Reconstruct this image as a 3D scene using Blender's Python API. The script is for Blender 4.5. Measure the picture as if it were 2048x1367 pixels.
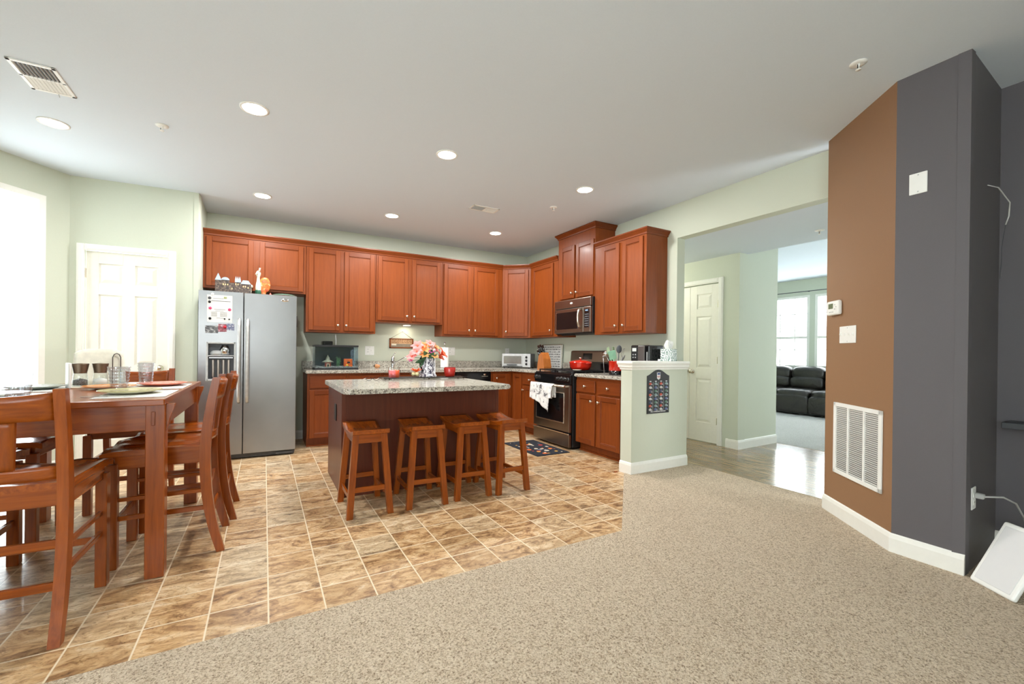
import bpy, bmesh, math, random
from mathutils import Vector, Matrix
for o in list(bpy.data.objects): bpy.data.objects.remove(o)
random.seed(7)
PI = math.pi
SC = bpy.context.scene
COL = SC.collection

# ------------------------------------------------------------ camera
def make_camera():
    cd = bpy.data.cameras.new('camera'); c = bpy.data.objects.new('camera', cd); COL.objects.link(c)
    yaw, pitch, roll, f = .5039, -.0024, .0115, 853.2643
    px, py = 998.9374, 707.0214
    fw = Vector((math.sin(yaw)*math.cos(pitch), math.cos(yaw)*math.cos(pitch), math.sin(pitch)))
    r = Vector((math.cos(yaw), -math.sin(yaw), 0)); u = r.cross(fw)
    cr, sr = math.cos(roll), math.sin(roll)
    R = cr*r + sr*u; U = -sr*r + cr*u
    m = Matrix(((R.x, U.x, -fw.x, -3.8648), (R.y, U.y, -fw.y, -6.0906), (R.z, U.z, -fw.z, 1.1439), (0, 0, 0, 1)))
    c.matrix_world = m
    cd.sensor_width = 36; cd.sensor_fit = 'HORIZONTAL'; cd.lens = f/2048*36
    cd.shift_x = (1024-px)/2048; cd.shift_y = (py-683.5)/2048
    cd.clip_start = .02
    SC.camera = c
make_camera()

# ------------------------------------------------------------ world, exposure
SC.view_settings.view_transform = 'Standard'
SC.view_settings.look = 'None'
SC.view_settings.gamma = 1
SC.view_settings.use_curve_mapping = False
SC.view_settings.exposure = 0.22
w = bpy.data.worlds.new('world'); SC.world = w; w.use_nodes = True
bg = w.node_tree.nodes['Background']
bg.inputs[0].default_value = (.91, .965, 1.0, 1); bg.inputs[1].default_value = 7.8
CAN_W = 21.0
def area(name, loc, rot, sx, sy, power, color=(1, 1, 1), shape='RECTANGLE'):
    ld = bpy.data.lights.new(name, 'AREA'); ld.shape = shape; ld.size = sx; ld.size_y = sy
    ld.energy = power; ld.color = color
    o = bpy.data.objects.new(name, ld); COL.objects.link(o); o.location = loc; o.rotation_euler = rot
    return o
SC.cycles.max_bounces = 10; SC.cycles.diffuse_bounces = 6; SC.cycles.glossy_bounces = 4
SC.cycles.transparent_max_bounces = 12
SC.cycles.sample_clamp_indirect = 6
SC.cycles.use_denoising = True

# ------------------------------------------------------------ materials
def lin(c):
    o = []
    for v in c:
        v /= 255.
        o.append(v/12.92 if v <= .04045 else ((v+.055)/1.055)**2.4)
    return tuple(o)
class NT:
    def __init__(s, name):
        s.m = bpy.data.materials.new(name); s.m.use_nodes = True; s.t = s.m.node_tree
        s.b = s.t.nodes['Principled BSDF']; s.out = s.t.nodes['Material Output']
    def n(s, typ, **kw):
        n = s.t.nodes.new(typ)
        for k, v in kw.items():
            if k.startswith('i_'):
                key = k[2:]; key = int(key) if key.isdigit() else key.replace('_', ' ')
                n.inputs[key].default_value = v
            else: setattr(n, k, v)
        return n
    def l(s, a, b): s.t.links.new(a, b)
    def coords(s, kind='Object', scale=(1, 1, 1), rot=(0, 0, 0), loc=(0, 0, 0)):
        tc = s.n('ShaderNodeTexCoord'); mp = s.n('ShaderNodeMapping')
        mp.inputs['Scale'].default_value = scale; mp.inputs['Rotation'].default_value = rot; mp.inputs['Location'].default_value = loc
        s.l(tc.outputs[kind], mp.inputs[0]); return mp.outputs[0]
    def noise(s, co, scale, detail=4, rough=.5, dist=0):
        n = s.n('ShaderNodeTexNoise', i_Scale=scale, i_Detail=detail, i_Roughness=rough, i_Distortion=dist)
        s.l(co, n.inputs['Vector']); return n.outputs['Fac']
    def ramp(s, fac, stops):
        r = s.n('ShaderNodeValToRGB'); e = r.color_ramp.elements
        while len(e) < len(stops): e.new(.5)
        for el, (p, c) in zip(e, stops): el.position = p; el.color = (*c, 1) if len(c) == 3 else c
        s.l(fac, r.inputs[0]); return r.outputs[0]
    def mix(s, fac, a, b, mode='MIX'):
        m = s.n('ShaderNodeMix', data_type='RGBA', blend_type=mode)
        for sock, v in ((m.inputs[0], fac), (m.inputs[6], a), (m.inputs[7], b)):
            if hasattr(v, 'links') or isinstance(v, bpy.types.NodeSocket): s.l(v, sock)
            elif isinstance(v, tuple): sock.default_value = (*v, 1) if len(v) == 3 else v
            else: sock.default_value = v
        return m.outputs[2]
    def math(s, op, a, b=0., c=None):
        m = s.n('ShaderNodeMath', operation=op)
        for i, v in enumerate((a, b) if c is None else (a, b, c)):
            if isinstance(v, bpy.types.NodeSocket): s.l(v, m.inputs[i])
            else: m.inputs[i].default_value = v
        return m.outputs[0]
    def bump(s, h, strength, dist=.01):
        b = s.n('ShaderNodeBump', i_Strength=strength, i_Distance=dist); s.l(h, b.inputs['Height']); s.l(b.outputs[0], s.b.inputs['Normal'])
    def set(s, **kw):
        for k, v in kw.items():
            key = {'rough': 'Roughness', 'metal': 'Metallic', 'coat': 'Coat Weight', 'coatr': 'Coat Roughness', 'spec': 'Specular IOR Level',
                   'trans': 'Transmission Weight', 'ior': 'IOR', 'alpha': 'Alpha', 'sheen': 'Sheen Weight', 'em': 'Emission Strength'}[k]
            s.b.inputs[key].default_value = v
        return s
    def color(s, c):
        if isinstance(c, bpy.types.NodeSocket): s.l(c, s.b.inputs['Base Color'])
        else: s.b.inputs['Base Color'].default_value = (*c, 1)
        return s
MATS = {}
def plain(name, rgb, rough=.5, metal=0, var=.06, scale=30, bump=0, **kw):
    """painted / plastic / metal surface with a slight procedural variation"""
    if name in MATS: return MATS[name]
    t = NT(name); c = lin(rgb); co = t.coords()
    f = t.noise(co, scale, 3)
    a = tuple(v*(1-var) for v in c); b = tuple(min(1, v*(1+var)) for v in c)
    t.color(t.ramp(f, [(.35, a), (.65, b)])).set(rough=rough, metal=metal, **kw)
    if bump: t.bump(f, bump, .002)
    MATS[name] = t.m; return t.m
def wood(name, rgb, dark, axis='z', rough=.32, coat=.35, scale=9):
    if name in MATS: return MATS[name]
    t = NT(name)
    sc = {'x': (1, 14, 14), 'y': (14, 1, 14), 'z': (14, 14, 1)}[axis]
    co = t.coords(scale=sc)
    f = t.noise(co, scale*.35, 6, .6, .6)
    g = t.noise(t.coords(scale=(1, 1, 1)), 2.2, 2)
    col = t.ramp(f, [(.3, lin(dark)), (.72, lin(rgb))])
    col = t.mix(t.math('MULTIPLY', g, .25), col, lin(dark))
    t.color(col).set(rough=rough, coat=coat, coatr=.18, spec=.3)
    t.bump(f, .05, .002)
    MATS[name] = t.m; return t.m
def glassy(name, tint=(1, 1, 1), rough=.02, gloss=.12):
    if name in MATS: return MATS[name]
    t = NT(name); t.t.nodes.remove(t.b)
    tr = t.n('ShaderNodeBsdfTransparent'); tr.inputs[0].default_value = (*tint, 1)
    gl = t.n('ShaderNodeBsdfGlossy', i_Roughness=rough)
    fr = t.n('ShaderNodeLayerWeight', i_Blend=.5)
    f2 = t.math('ADD', t.math('MULTIPLY', t.math('POWER', fr.outputs['Facing'], 4.), .55), gloss*.3)
    mx = t.n('ShaderNodeMixShader'); t.l(f2, mx.inputs[0]); t.l(tr.outputs[0], mx.inputs[1]); t.l(gl.outputs[0], mx.inputs[2])
    t.l(mx.outputs[0], t.out.inputs[0]); MATS[name] = t.m; return t.m
def emis(name, rgb, strength):
    if name in MATS: return MATS[name]
    t = NT(name); t.color(lin(rgb)); t.b.inputs['Emission Color'].default_value = (*lin(rgb), 1); t.set(em=strength)
    MATS[name] = t.m; return t.m

WALL = plain('paint_sage', (204, 209, 192), .75, var=.015, bump=.03, scale=220)
CEIL = plain('paint_ceiling', (217, 226, 235), .85, var=.01, bump=.03, scale=200)
BROWN = plain('paint_brown', (146, 108, 76), .6, var=.02, bump=.04, scale=220)
GRAYW = plain('paint_charcoal', (95, 91, 94), .6, var=.02, bump=.04, scale=220)
TRIM = plain('trim_white', (238, 237, 230), .35, var=.01)
DOORW = plain('door_white', (238, 236, 226), .35, var=.01)
CHERRY = wood('cherry_cabinet', (140, 69, 24), (123, 57, 18), 'z', .40, .06)
CHERRYH = wood('cherry_cabinet_rail', (130, 63, 23), (112, 51, 18), 'x', .38, .08)
DARKCH = wood('cherry_panel_dark', (102, 50, 32), (84, 40, 26), 'z', .38, .15)
OAK = wood('honey_wood', (164, 82, 20), (122, 54, 10), 'z', .3, .25)
OAKX = wood('honey_wood_x', (164, 82, 20), (122, 54, 10), 'x', .24, .3)
OAKY = wood('honey_wood_y', (172, 86, 20), (124, 56, 10), 'y', .24, .35)
STEEL = plain('brushed_steel', (148, 147, 147), .33, 1, var=.05, scale=3)
STEELD = plain('dark_steel', (142, 132, 122), .3, 1, var=.05, scale=3)
NICKEL = plain('satin_nickel', (222, 214, 200), .25, 1)
CHROME = plain('chrome', (225, 226, 228), .08, 1)
BLACK = plain('black_gloss', (16, 16, 18), .15)
BLACKM = plain('black_matte', (22, 22, 24), .5)
DGRAY = plain('dark_grey_plastic', (70, 72, 76), .45)
LGRAY = plain('light_grey_plastic', (190, 192, 192), .4)
WHITE = plain('white_plastic', (240, 240, 236), .4, var=.01)
PAPER = plain('white_paper', (243, 243, 240), .8, var=.01)
GLASS = glassy('clear_glass', (.97, .985, .98))
RED = plain('red_enamel', (206, 40, 22), .15, coat=.6)

def granite():
    t = NT('granite'); co = t.coords()
    v = t.n('ShaderNodeTexVoronoi', i_Scale=55.); t.l(co, v.inputs['Vector'])
    vr = t.n('ShaderNodeTexVoronoi', i_Scale=120.); t.l(co, vr.inputs['Vector'])
    n1 = t.noise(co, 30, 6, .75, .5); n2 = t.noise(co, 110, 3, .6)
    base = t.ramp(n1, [(.36, lin((128, 124, 118))), (.48, lin((186, 181, 168))), (.62, lin((214, 209, 196)))])
    sp = t.ramp(n2, [(.40, (1, 1, 1)), (.46, (0, 0, 0))])
    base = t.mix(sp, base, lin((92, 82, 76)))
    s2 = t.ramp(t.noise(co, 75, 3, .8), [(.35, (1, 1, 1)), (.385, (0, 0, 0))])
    base = t.mix(s2, base, lin((52, 50, 52)))
    s3 = t.ramp(t.noise(t.coords(loc=(7, 3, 1)), 130, 2, .5), [(.60, (0, 0, 0)), (.67, (1, 1, 1))])
    base = t.mix(s3, base, lin((235, 232, 222)))
    t.color(base).set(rough=.17, coat=.1); return t.m
GRAN = granite()
def tile_floor():
    t = NT('slate_vinyl_tile')
    tc = t.n('ShaderNodeTexCoord'); sx = t.n('ShaderNodeSeparateXYZ'); t.l(tc.outputs['Object'], sx.inputs[0])
    u = t.math('DIVIDE', t.math('SUBTRACT', sx.outputs[0], -3.8386), .2254)
    v = t.math('DIVIDE', t.math('SUBTRACT', sx.outputs[1], -3.8754), .2278)
    fu, fv = t.math('FRACT', u), t.math('FRACT', v)
    cu, cv = t.math('FLOOR', u), t.math('FLOOR', v)
    def edge(f): return t.math('MINIMUM', f, t.math('SUBTRACT', 1., f))
    e = t.math('MINIMUM', edge(fu), edge(fv))
    grout = t.ramp(e, [(.010, (1, 1, 1)), (.020, (0, 0, 0))])
    cx = t.n('ShaderNodeCombineXYZ'); t.l(cu, cx.inputs[0]); t.l(cv, cx.inputs[1])
    wn = t.n('ShaderNodeTexWhiteNoise', noise_dimensions='3D'); t.l(cx.outputs[0], wn.inputs[0])
    # each tile samples its own patch of stone
    sc = t.n('ShaderNodeVectorMath', operation='SCALE'); sc.inputs[3].default_value = 9.; t.l(wn.outputs['Color'], sc.inputs[0])
    ad = t.n('ShaderNodeVectorMath', operation='ADD'); t.l(tc.outputs['Object'], ad.inputs[0]); t.l(sc.outputs[0], ad.inputs[1])
    mp = t.n('ShaderNodeMapping'); mp.inputs['Rotation'].default_value = (0, 0, .6); mp.inputs['Scale'].default_value = (1, 2.2, 1); t.l(ad.outputs[0], mp.inputs[0])
    n1 = t.noise(mp.outputs[0], 5.5, 9, .66, 1.4)
    n2 = t.noise(mp.outputs[0], 17, 9, .72, 2.4)
    c = t.ramp(n1, [(.30, lin((110, 80, 54))), (.41, lin((168, 128, 88))), (.50, lin((204, 164, 116))), (.60, lin((224, 190, 146))), (.72, lin((238, 216, 184)))])
    c2 = t.ramp(n1, [(.32, lin((124, 104, 80))), (.5, lin((196, 170, 134))), (.68, lin((230, 212, 182)))])
    pick = t.ramp(wn.outputs['Value'], [(.45, (0, 0, 0)), (.85, (1, 1, 1))])
    c = t.mix(pick, c, c2)
    fine = t.ramp(n2, [(.38, (.42, .34, .27)), (.49, (1, 1, 1))])
    c = t.mix(.75, c, fine, 'MULTIPLY')
    br = t.math('ADD', t.math('MULTIPLY', wn.outputs['Value'], .34), .80)
    c = t.mix(1., c, t.ramp(br, [(0., (0, 0, 0)), (1., (1, 1, 1))]), 'MULTIPLY')
    c = t.mix(grout, c, lin((228, 210, 180)))
    t.color(c).set(rough=.34, coat=.1)
    h = t.math('SUBTRACT', t.math('MULTIPLY', n1, .5), t.math('MULTIPLY', grout, .3))
    t.bump(h, .25, .004)
    return t.m
def carpet(name, a, b, c_):
    t = NT(name); co = t.coords()
    n1 = t.noise(co, 130, 4, .65, .6); n2 = t.noise(co, 300, 2, .6); n3 = t.noise(co, 1.6, 2)
    c = t.ramp(n1, [(.34, lin(a)), (.45, lin(b)), (.60, lin(c_))])
    c = t.mix(t.math('MULTIPLY', n3, .18), c, lin(a))
    v = t.n('ShaderNodeTexVoronoi', i_Scale=110.); t.l(co, v.inputs['Vector'])
    t.color(c).set(rough=.95, sheen=.2, spec=.1)
    h = t.math('ADD', n1, t.math('MULTIPLY', t.math('SUBTRACT', 1., v.outputs['Distance']), .5))
    h = t.math('ADD', h, t.math('MULTIPLY', n2, .4))
    t.bump(h, 1., .012); return t.m
def plank_floor():
    t = NT('wood_look_plank')
    br = t.n('ShaderNodeTexBrick', offset=.4, i_Scale=1., i_Mortar_Size=.004, i_Brick_Width=.95, i_Row_Height=.155)
    br.inputs['Color1'].default_value = (*lin((190, 162, 126)), 1); br.inputs['Color2'].default_value = (*lin((140, 114, 84)), 1)
    br.inputs['Mortar'].default_value = (*lin((78, 66, 52)), 1)
    co = t.coords(rot=(0, 0, PI/2)); t.l(co, br.inputs['Vector'])
    g = t.noise(t.coords(scale=(14, 1, 1)), 4, 6, .6, .5)
    c = t.mix(.9, br.outputs['Color'], t.ramp(g, [(.36, lin((120, 104, 84))), (.6, (1, 1, 1))]), 'MULTIPLY')
    t.color(c).set(rough=.22, spec=.6, coat=.2, coatr=.1); return t.m
TILE = tile_floor()
CARPET = carpet('beige_carpet', (132, 106, 78), (214, 190, 158), (248, 230, 204))
CARPETL = carpet('grey_carpet', (176, 172, 166), (208, 205, 200), (228, 226, 222))
PLANK = plank_floor()

# ------------------------------------------------------------ mesh building
class MB:
    def __init__(s): s.bm = bmesh.new(); s.mats = []
    def mi(s, m):
        if m is None: return 0
        if m not in s.mats: s.mats.append(m)
        return s.mats.index(m)
    def _tag(s, faces, m, smooth):
        i = s.mi(m)
        for f in faces: f.material_index = i; f.smooth = smooth
    def box(s, x0, x1, y0, y1, z0, z1, bev=0, m=None, mat=None, seg=1):
        r = bmesh.ops.create_cube(s.bm, size=1)
        vs = r['verts']
        for v in vs:
            v.co = Vector(((x0+x1)/2+v.co.x*abs(x1-x0), (y0+y1)/2+v.co.y*abs(y1-y0), (z0+z1)/2+v.co.z*abs(z1-z0)))
        if bev:
            ed = list({e for v in vs for e in v.link_edges})
            g = bmesh.ops.bevel(s.bm, geom=ed, offset=bev, segments=seg, affect='EDGES', profile=.5)
            vs = list({v for f in g['faces'] for v in f.verts} | {v for v in vs if v.is_valid})
        fs = list({f for v in vs for f in v.link_faces})
        if mat is not None:
            for v in vs: v.co = mat @ v.co
        s._tag(fs, m, False); return s
    def ngon_prism(s, pts, d, m=None, smooth=False):
        """pts: list of Vector (planar loop); d: extrusion Vector"""
        a = [s.bm.verts.new(p) for p in pts]; b = [s.bm.verts.new(Vector(p)+d) for p in pts]
        n = len(pts); fs = []
        f1 = s.bm.faces.new(a); f2 = s.bm.faces.new(b[::-1])
        for i in range(n): fs.append(s.bm.faces.new((a[(i+1) % n], a[i], b[i], b[(i+1) % n])))
        s._tag([f1, f2], m, False); s._tag(fs, m, smooth); return s
    def prism_z(s, pts, z0, z1, m=None, smooth=False): return s.ngon_prism([Vector((x, y, z0)) for x, y in pts], Vector((0, 0, z1-z0)), m, smooth)
    def prism_x(s, pts, x0, x1, m=None, smooth=False): return s.ngon_prism([Vector((x0, y, z)) for y, z in pts], Vector((x1-x0, 0, 0)), m, smooth)
    def prism_y(s, pts, y0, y1, m=None, smooth=False): return s.ngon_prism([Vector((x, y0, z)) for x, z in pts], Vector((0, y1-y0, 0)), m, smooth)
    def tube(s, pts, r, m=None, seg=10, cap=True, rad=None):
        pts = [Vector(p) for p in pts]; rings = []
        up = None
        for i, p in enumerate(pts):
            if i == 0: d = pts[1]-p
            elif i == len(pts)-1: d = p-pts[i-1]
            else: d = (pts[i+1]-p).normalized()+(p-pts[i-1]).normalized()
            d.normalize()
            if up is None:
                up = d.orthogonal().normalized()
            else:
                up = (up-d*up.dot(d)); up = up.normalized() if up.length > 1e-6 else d.orthogonal().normalized()
            w_ = d.cross(up); rr = (rad[i] if rad else r)
            rings.append([s.bm.verts.new(p+(up*math.cos(2*PI*k/seg)+w_*math.sin(2*PI*k/seg))*rr) for k in range(seg)])
        fs = []
        for a, b in zip(rings, rings[1:]):
            for k in range(seg): fs.append(s.bm.faces.new((a[k], a[(k+1) % seg], b[(k+1) % seg], b[k])))
        s._tag(fs, m, True)
        if cap:
            s._tag([s.bm.faces.new(rings[0][::-1]), s.bm.faces.new(rings[-1])], m, False)
        return s
    def lathe(s, prof, c=(0, 0, 0), m=None, seg=28, mat=None, sq=None, smooth=True):
        """prof list of (r,z)"""
        rings = []
        for r, z in prof:
            ring = []
            for k in range(seg):
                a = 2*PI*k/seg
                v = Vector((c[0]+math.cos(a)*max(r, 1e-5), c[1]+math.sin(a)*max(r, 1e-5), c[2]+z))
                ring.append(s.bm.verts.new(mat @ v if mat is not None else v))
            rings.append(ring)
        fs = []
        for a, b in zip(rings, rings[1:]):
            for k in range(seg): fs.append(s.bm.faces.new((a[k], a[(k+1) % seg], b[(k+1) % seg], b[k])))
        if prof[0][0] > 1e-4: fs.append(s.bm.faces.new(rings[0][::-1]))
        if prof[-1][0] > 1e-4: fs.append(s.bm.faces.new(rings[-1]))
        s._tag(fs, m, smooth); return s
    def blob(s, c, r, m=None, p=2.0, n=10, fn=None, mat=None):
        """superellipsoid"""
        cx, cy, cz = c; rx, ry, rz = r if isinstance(r, tuple) else (r, r, r)
        g = bmesh.ops.create_uvsphere(s.bm, u_segments=2*n, v_segments=n, radius=1)
        for v in g['verts']:
            x, y, z = v.co
            k = (abs(x)**p+abs(y)**p+abs(z)**p)**(1/p)
            q = Vector((x/k*rx, y/k*ry, z/k*rz))
            if fn: q = fn(q)
            v.co = Vector((cx, cy, cz))+q if mat is None else mat @ q
        s._tag(list({f for v in g['verts'] for f in v.link_faces}), m, True); return s
    def sweep(s, path, prof, m=None, closed=False, smooth=False):
        """path list of (x,y); prof list of (out,z) ; out is to the RIGHT of the path direction"""
        P = [Vector((x, y)) for x, y in path]; n = len(P); rings = []
        for i in range(n):
            if closed or 0 < i < n-1:
                d1 = (P[i]-P[i-1]).normalized(); d2 = (P[(i+1) % n]-P[i]).normalized()
            elif i == 0: d1 = d2 = (P[1]-P[0]).normalized()
            else: d1 = d2 = (P[-1]-P[-2]).normalized()
            n1 = Vector((d1.y, -d1.x)); n2 = Vector((d2.y, -d2.x)); b = (n1+n2).normalized(); k = 1/max(.2, b.dot(n1))
            rings.append([s.bm.verts.new((P[i].x+b.x*k*o, P[i].y+b.y*k*o, z)) for o, z in prof])
        fs = []; L = len(prof)
        prs = list(zip(rings, rings[1:]))+([(rings[-1], rings[0])] if closed else [])
        for a, b in prs:
            for k in range(L): fs.append(s.bm.faces.new((a[k], b[k], b[(k+1) % L], a[(k+1) % L])))
        if not closed: fs += [s.bm.faces.new(rings[0]), s.bm.faces.new(rings[-1][::-1])]
        s._tag(fs, m, smooth); return s
    def grid(s, fn, nu, nv, m=None, smooth=True, thick=None):
        """fn(u,v)->Vector ; optional thickness Vector gives closed slab"""
        def lay(off): return [[s.bm.verts.new(fn(i/nu, j/nv)+off) for j in range(nv+1)] for i in range(nu+1)]
        A = lay(Vector((0, 0, 0))); fs = []
        for i in range(nu):
            for j in range(nv): fs.append(s.bm.faces.new((A[i][j], A[i+1][j], A[i+1][j+1], A[i][j+1])))
        if thick is not None:
            B = lay(Vector(thick)); side = []
            for i in range(nu):
                for j in range(nv): fs.append(s.bm.faces.new((B[i][j], B[i][j+1], B[i+1][j+1], B[i+1][j])))
            for i in range(nu):
                side.append(s.bm.faces.new((A[i+1][0], A[i][0], B[i][0], B[i+1][0]))); side.append(s.bm.faces.new((A[i][nv], A[i+1][nv], B[i+1][nv], B[i][nv])))
            for j in range(nv):
                side.append(s.bm.faces.new((A[0][j], A[0][j+1], B[0][j+1], B[0][j]))); side.append(s.bm.faces.new((A[nu][j+1], A[nu][j], B[nu][j], B[nu][j+1])))
            s._tag(side, m, False)
        s._tag(fs, m, smooth); return s
    def build(s, name, mat=None, parent=None, loc=None, rot=None):
        if mat is not None and not s.mats: s.mats = [mat]
        bmesh.ops.recalc_face_normals(s.bm, faces=s.bm.faces)
        me = bpy.data.meshes.new(name); s.bm.to_mesh(me); s.bm.free()
        for m in s.mats: me.materials.append(m)
        o = bpy.data.objects.new(name, me); COL.objects.link(o)
        if parent: o.parent = parent
        if loc: o.location = loc
        if rot: o.rotation_euler = rot
        return o
def tag(o, label=None, cat=None, group=None, kind=None):
    if label: o['label'] = label
    if cat: o['category'] = cat
    if group: o['group'] = group
    if kind: o['kind'] = kind
    return o
def thing(name, label, cat, loc=(0, 0, 0), rz=0, group=None):
    o = bpy.data.objects.new(name, None); COL.objects.link(o); o.location = loc; o.rotation_euler = (0, 0, rz)
    o.empty_display_size = .1
    return tag(o, label, cat, group)
def struct(o): o['kind'] = 'structure'; return o
def dup(o, loc, rz, label, group=None):
    def cp(a, par):
        c = a.copy(); COL.objects.link(c); c.parent = par
        if par is not None: c.matrix_parent_inverse = a.matrix_parent_inverse.copy()
        for ch in KIDS.get(a.name, [x for x in a.children]): cp(ch, c)
        return c
    c = cp(o, None); c.location = loc; c.rotation_euler = (0, 0, rz); c['label'] = label
    if group: c['group'] = group
    return c
KIDS = {}
def text_mesh(name, txt, size, mat, parent=None, loc=(0, 0, 0), rot=(0, 0, 0), ext=.0006, align='CENTER'):
    cu = bpy.data.curves.new(name, 'FONT'); cu.body = txt; cu.size = size; cu.extrude = ext; cu.align_x = align; cu.align_y = 'CENTER'
    t = bpy.data.objects.new(name+'_tmp', cu); COL.objects.link(t)
    dg = bpy.context.evaluated_depsgraph_get(); me = bpy.data.meshes.new_from_object(t.evaluated_get(dg))
    bpy.data.objects.remove(t); me.materials.clear(); me.materials.append(mat)
    o = bpy.data.objects.new(name, me); COL.objects.link(o); o.location = loc; o.rotation_euler = rot
    if parent: o.parent = parent
    return o

# ============================================================ THE SHELL
H = 2.7626      # main ceiling
ZH = 2.394      # opening head and hall ceiling
A = (-.155, -4.462); B = (-.625, -5.013); G = (-.635, -5.318); N = (0.0, -5.29)
L1 = (-5.476, -.622); L2 = (-4.472, -.697)          # pantry wall
bd = Vector((-.303, -.398)).normalized()             # bay wall direction
L0 = (L1[0]+bd.x*1.55, L1[1]+bd.y*1.55)
XL = L0[0]; YR = -8.7
# floors (tile / carpet / planks / far carpet), tops at z=0
tile_poly = [(-4.472, 0), (0, 0), (0, -3.01), (-.80, -3.01), (-.80, -3.06), (-1.83, -4.065), (-6.45, -4.095), (XL, L0[1]), L1, L2]
def floor_piece(name, poly, mat, z0=-.06, z1=0):
    return struct(MB().prism_z(poly, z0, z1).build(name, mat))
floor_piece('floor', [(-4.472, 0), (0, 0), (0, -3.01), (-.80, -3.01), (-.80, -3.06), (-1.83, -4.065), (-6.45, -4.095), (XL, L0[1]), L1, L2], TILE)
floor_piece('floor', [(-.80, -3.06), (-.80, -3.01), (0, -3.01), (.07, -3.01), (.06, -4.40), A, B, G, N, (0, YR), (-6.45, YR), (-6.45, -4.095), (-1.83, -4.065)], CARPET, z1=.004)
floor_piece('floor', [(.07, -3.01), (0.0, -3.01), (0, 0), (2.055, 0), (2.055, -6), (.9, -6), (.06, -4.40)], PLANK)
floor_piece('floor', [(2.055, 1.6), (6.2, 1.6), (6.2, -6), (2.055, -6)], CARPETL, z1=.003)
# walls
def wall(name, p, q, z0=0, z1=H, t=.12, mat=WALL, openings=()):
    """vertical slab; visible face along p->q with room on the LEFT of p->q, thickness to the right. openings: (d0,d1,z0,z1)"""
    p, q = Vector(p), Vector(q); d = (q-p); L = d.length; d.normalize(); n = Vector((d.y, -d.x))
    mb = MB()
    def seg(a, b, za, zb):
        if b-a < 1e-4 or zb-za < 1e-4: return
        P = [p+d*a, p+d*b, p+d*b+n*t, p+d*a+n*t]; mb.prism_z([(v.x, v.y) for v in P], za, zb)
    x = 0
    for a, b, za, zb in sorted(openings):
        seg(x, a, z0, z1); seg(a, b, z0, za); seg(a, b, zb, z1); x = b
    seg(x, L, z0, z1)
    return struct(mb.build(name, mat))
wall('wall_back', (0.0, 0), (-4.472, 0))
wall('wall_left_return', (-4.472, .0), L2, t=.04)
DW = 1.006  # pantry wall: door opening is along it
pw = Vector(L1)-Vector(L2); PWL = pw.length
def pwd(x): return (x-L2[0])/(L1[0]-L2[0])*PWL
PD0, PD1 = pwd(-4.719), pwd(-5.363)     # door slab edges
wall('wall_pantry', L2, L1, openings=[(PD0-.01, PD1+.01, -.01, 2.085)])
# bay wall with big window
WB0, WB1 = .185, .86
wall('wall_bay', L1, L0, openings=[(WB0, WB1, .12, 2.50)])
wall('wall_left', L0, (XL, YR), openings=[(4.0, 6.4, .4, 2.45)])
wall('wall_rear', (XL, YR), (0.12, YR), openings=[(.6, 2.4, .35, 2.45)])
wall('wall_right_niche', (0, YR), N, mat=GRAYW)
wall('wall_niche_return', N, G, mat=GRAYW, t=.05)
wall('wall_pillar', G, B, mat=GRAYW, t=.05)
wall('wall_hall_corner', B, A, mat=BROWN, t=.12)
wall('wall_right', (0.0, -3.0), (0, 0), t=.12)
struct(MB().prism_z([(0, -3.0), (.12, -3.0), (.12, -4.46), (0, -4.46)], ZH, H).build('wall_header', WALL))
# hall: closet wall, column, end walls
wall('wall_hall_closet', (1.188, -2.952), (1.188, 0), t=.14, openings=[(.265, 1.09, 0, 2.075)])
wall('wall_hall_column', (2.06, -2.925), (1.188, -2.952), t=.12)
wall('wall_hall_end', (1.188, 0), (.12, 0))
wall('wall_hall_near', (.9, -6.0), (2.2, -6.0))
wall('wall_hall_side', (.115, -4.55), (.9, -6.0), t=.05)
struct(MB().box(2.055, 2.18, -2.80, 1.6, 0, H).build('wall_family_left', WALL))
wall('wall_family_end', (6.12, 1.6), (2.06, 1.6))
# family room window wall at x=6.1
FW = 6.1
def fy(v): return v
fam_wins = [(-.70+.02, .20, .96, 2.42), (-2.32, -1.53, .96, 2.42), (-3.4, -2.55, .96, 2.42)]
wall('wall_family_window', (FW, -6.0), (FW, 1.6), openings=[(b0+6.0, b1+6.0, z0, z1) for b0, b1, z0, z1 in [(-1.41, -.52, .90, 2.425), (-2.40, -1.51, .90, 2.425), (-4.4, -2.7, .90, 2.425), (-.3, 1.1, .9, 2.425)]])
wall('wall_family_near', (2.2, -6.0), (6.12, -6.0), openings=[(1.2, 2.8, .4, 2.3)])
# ceilings
struct(MB().prism_z([(.12, .13), (.12, YR-.13), (XL-.13, YR-.13), (XL-.13, .13)], H, H+.08).build('ceiling', CEIL))
struct(MB().prism_z([(.12, .1), (1.335, .1), (1.335, -6.1), (.12, -6.1)], ZH, ZH+.06).build('ceiling', CEIL))
struct(MB().box(1.335, 1.36, -6.1, -2.95, ZH, H).build('wall_soffit', CEIL))
struct(MB().prism_z([(1.335, 1.7), (6.3, 1.7), (6.3, -6.1), (1.335, -6.1)], H, H+.08).build('ceiling', CEIL))

# baseboards
BBP = [(0, 0), (.014, 0), (.014, .085), (.008, .105), (0, .112)]
def baseboard(name, path, h=1.0, m=TRIM):
    prof = [(o, z*h) for o, z in BBP]
    return struct(MB().sweep(path, prof).build(name, m))
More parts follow.
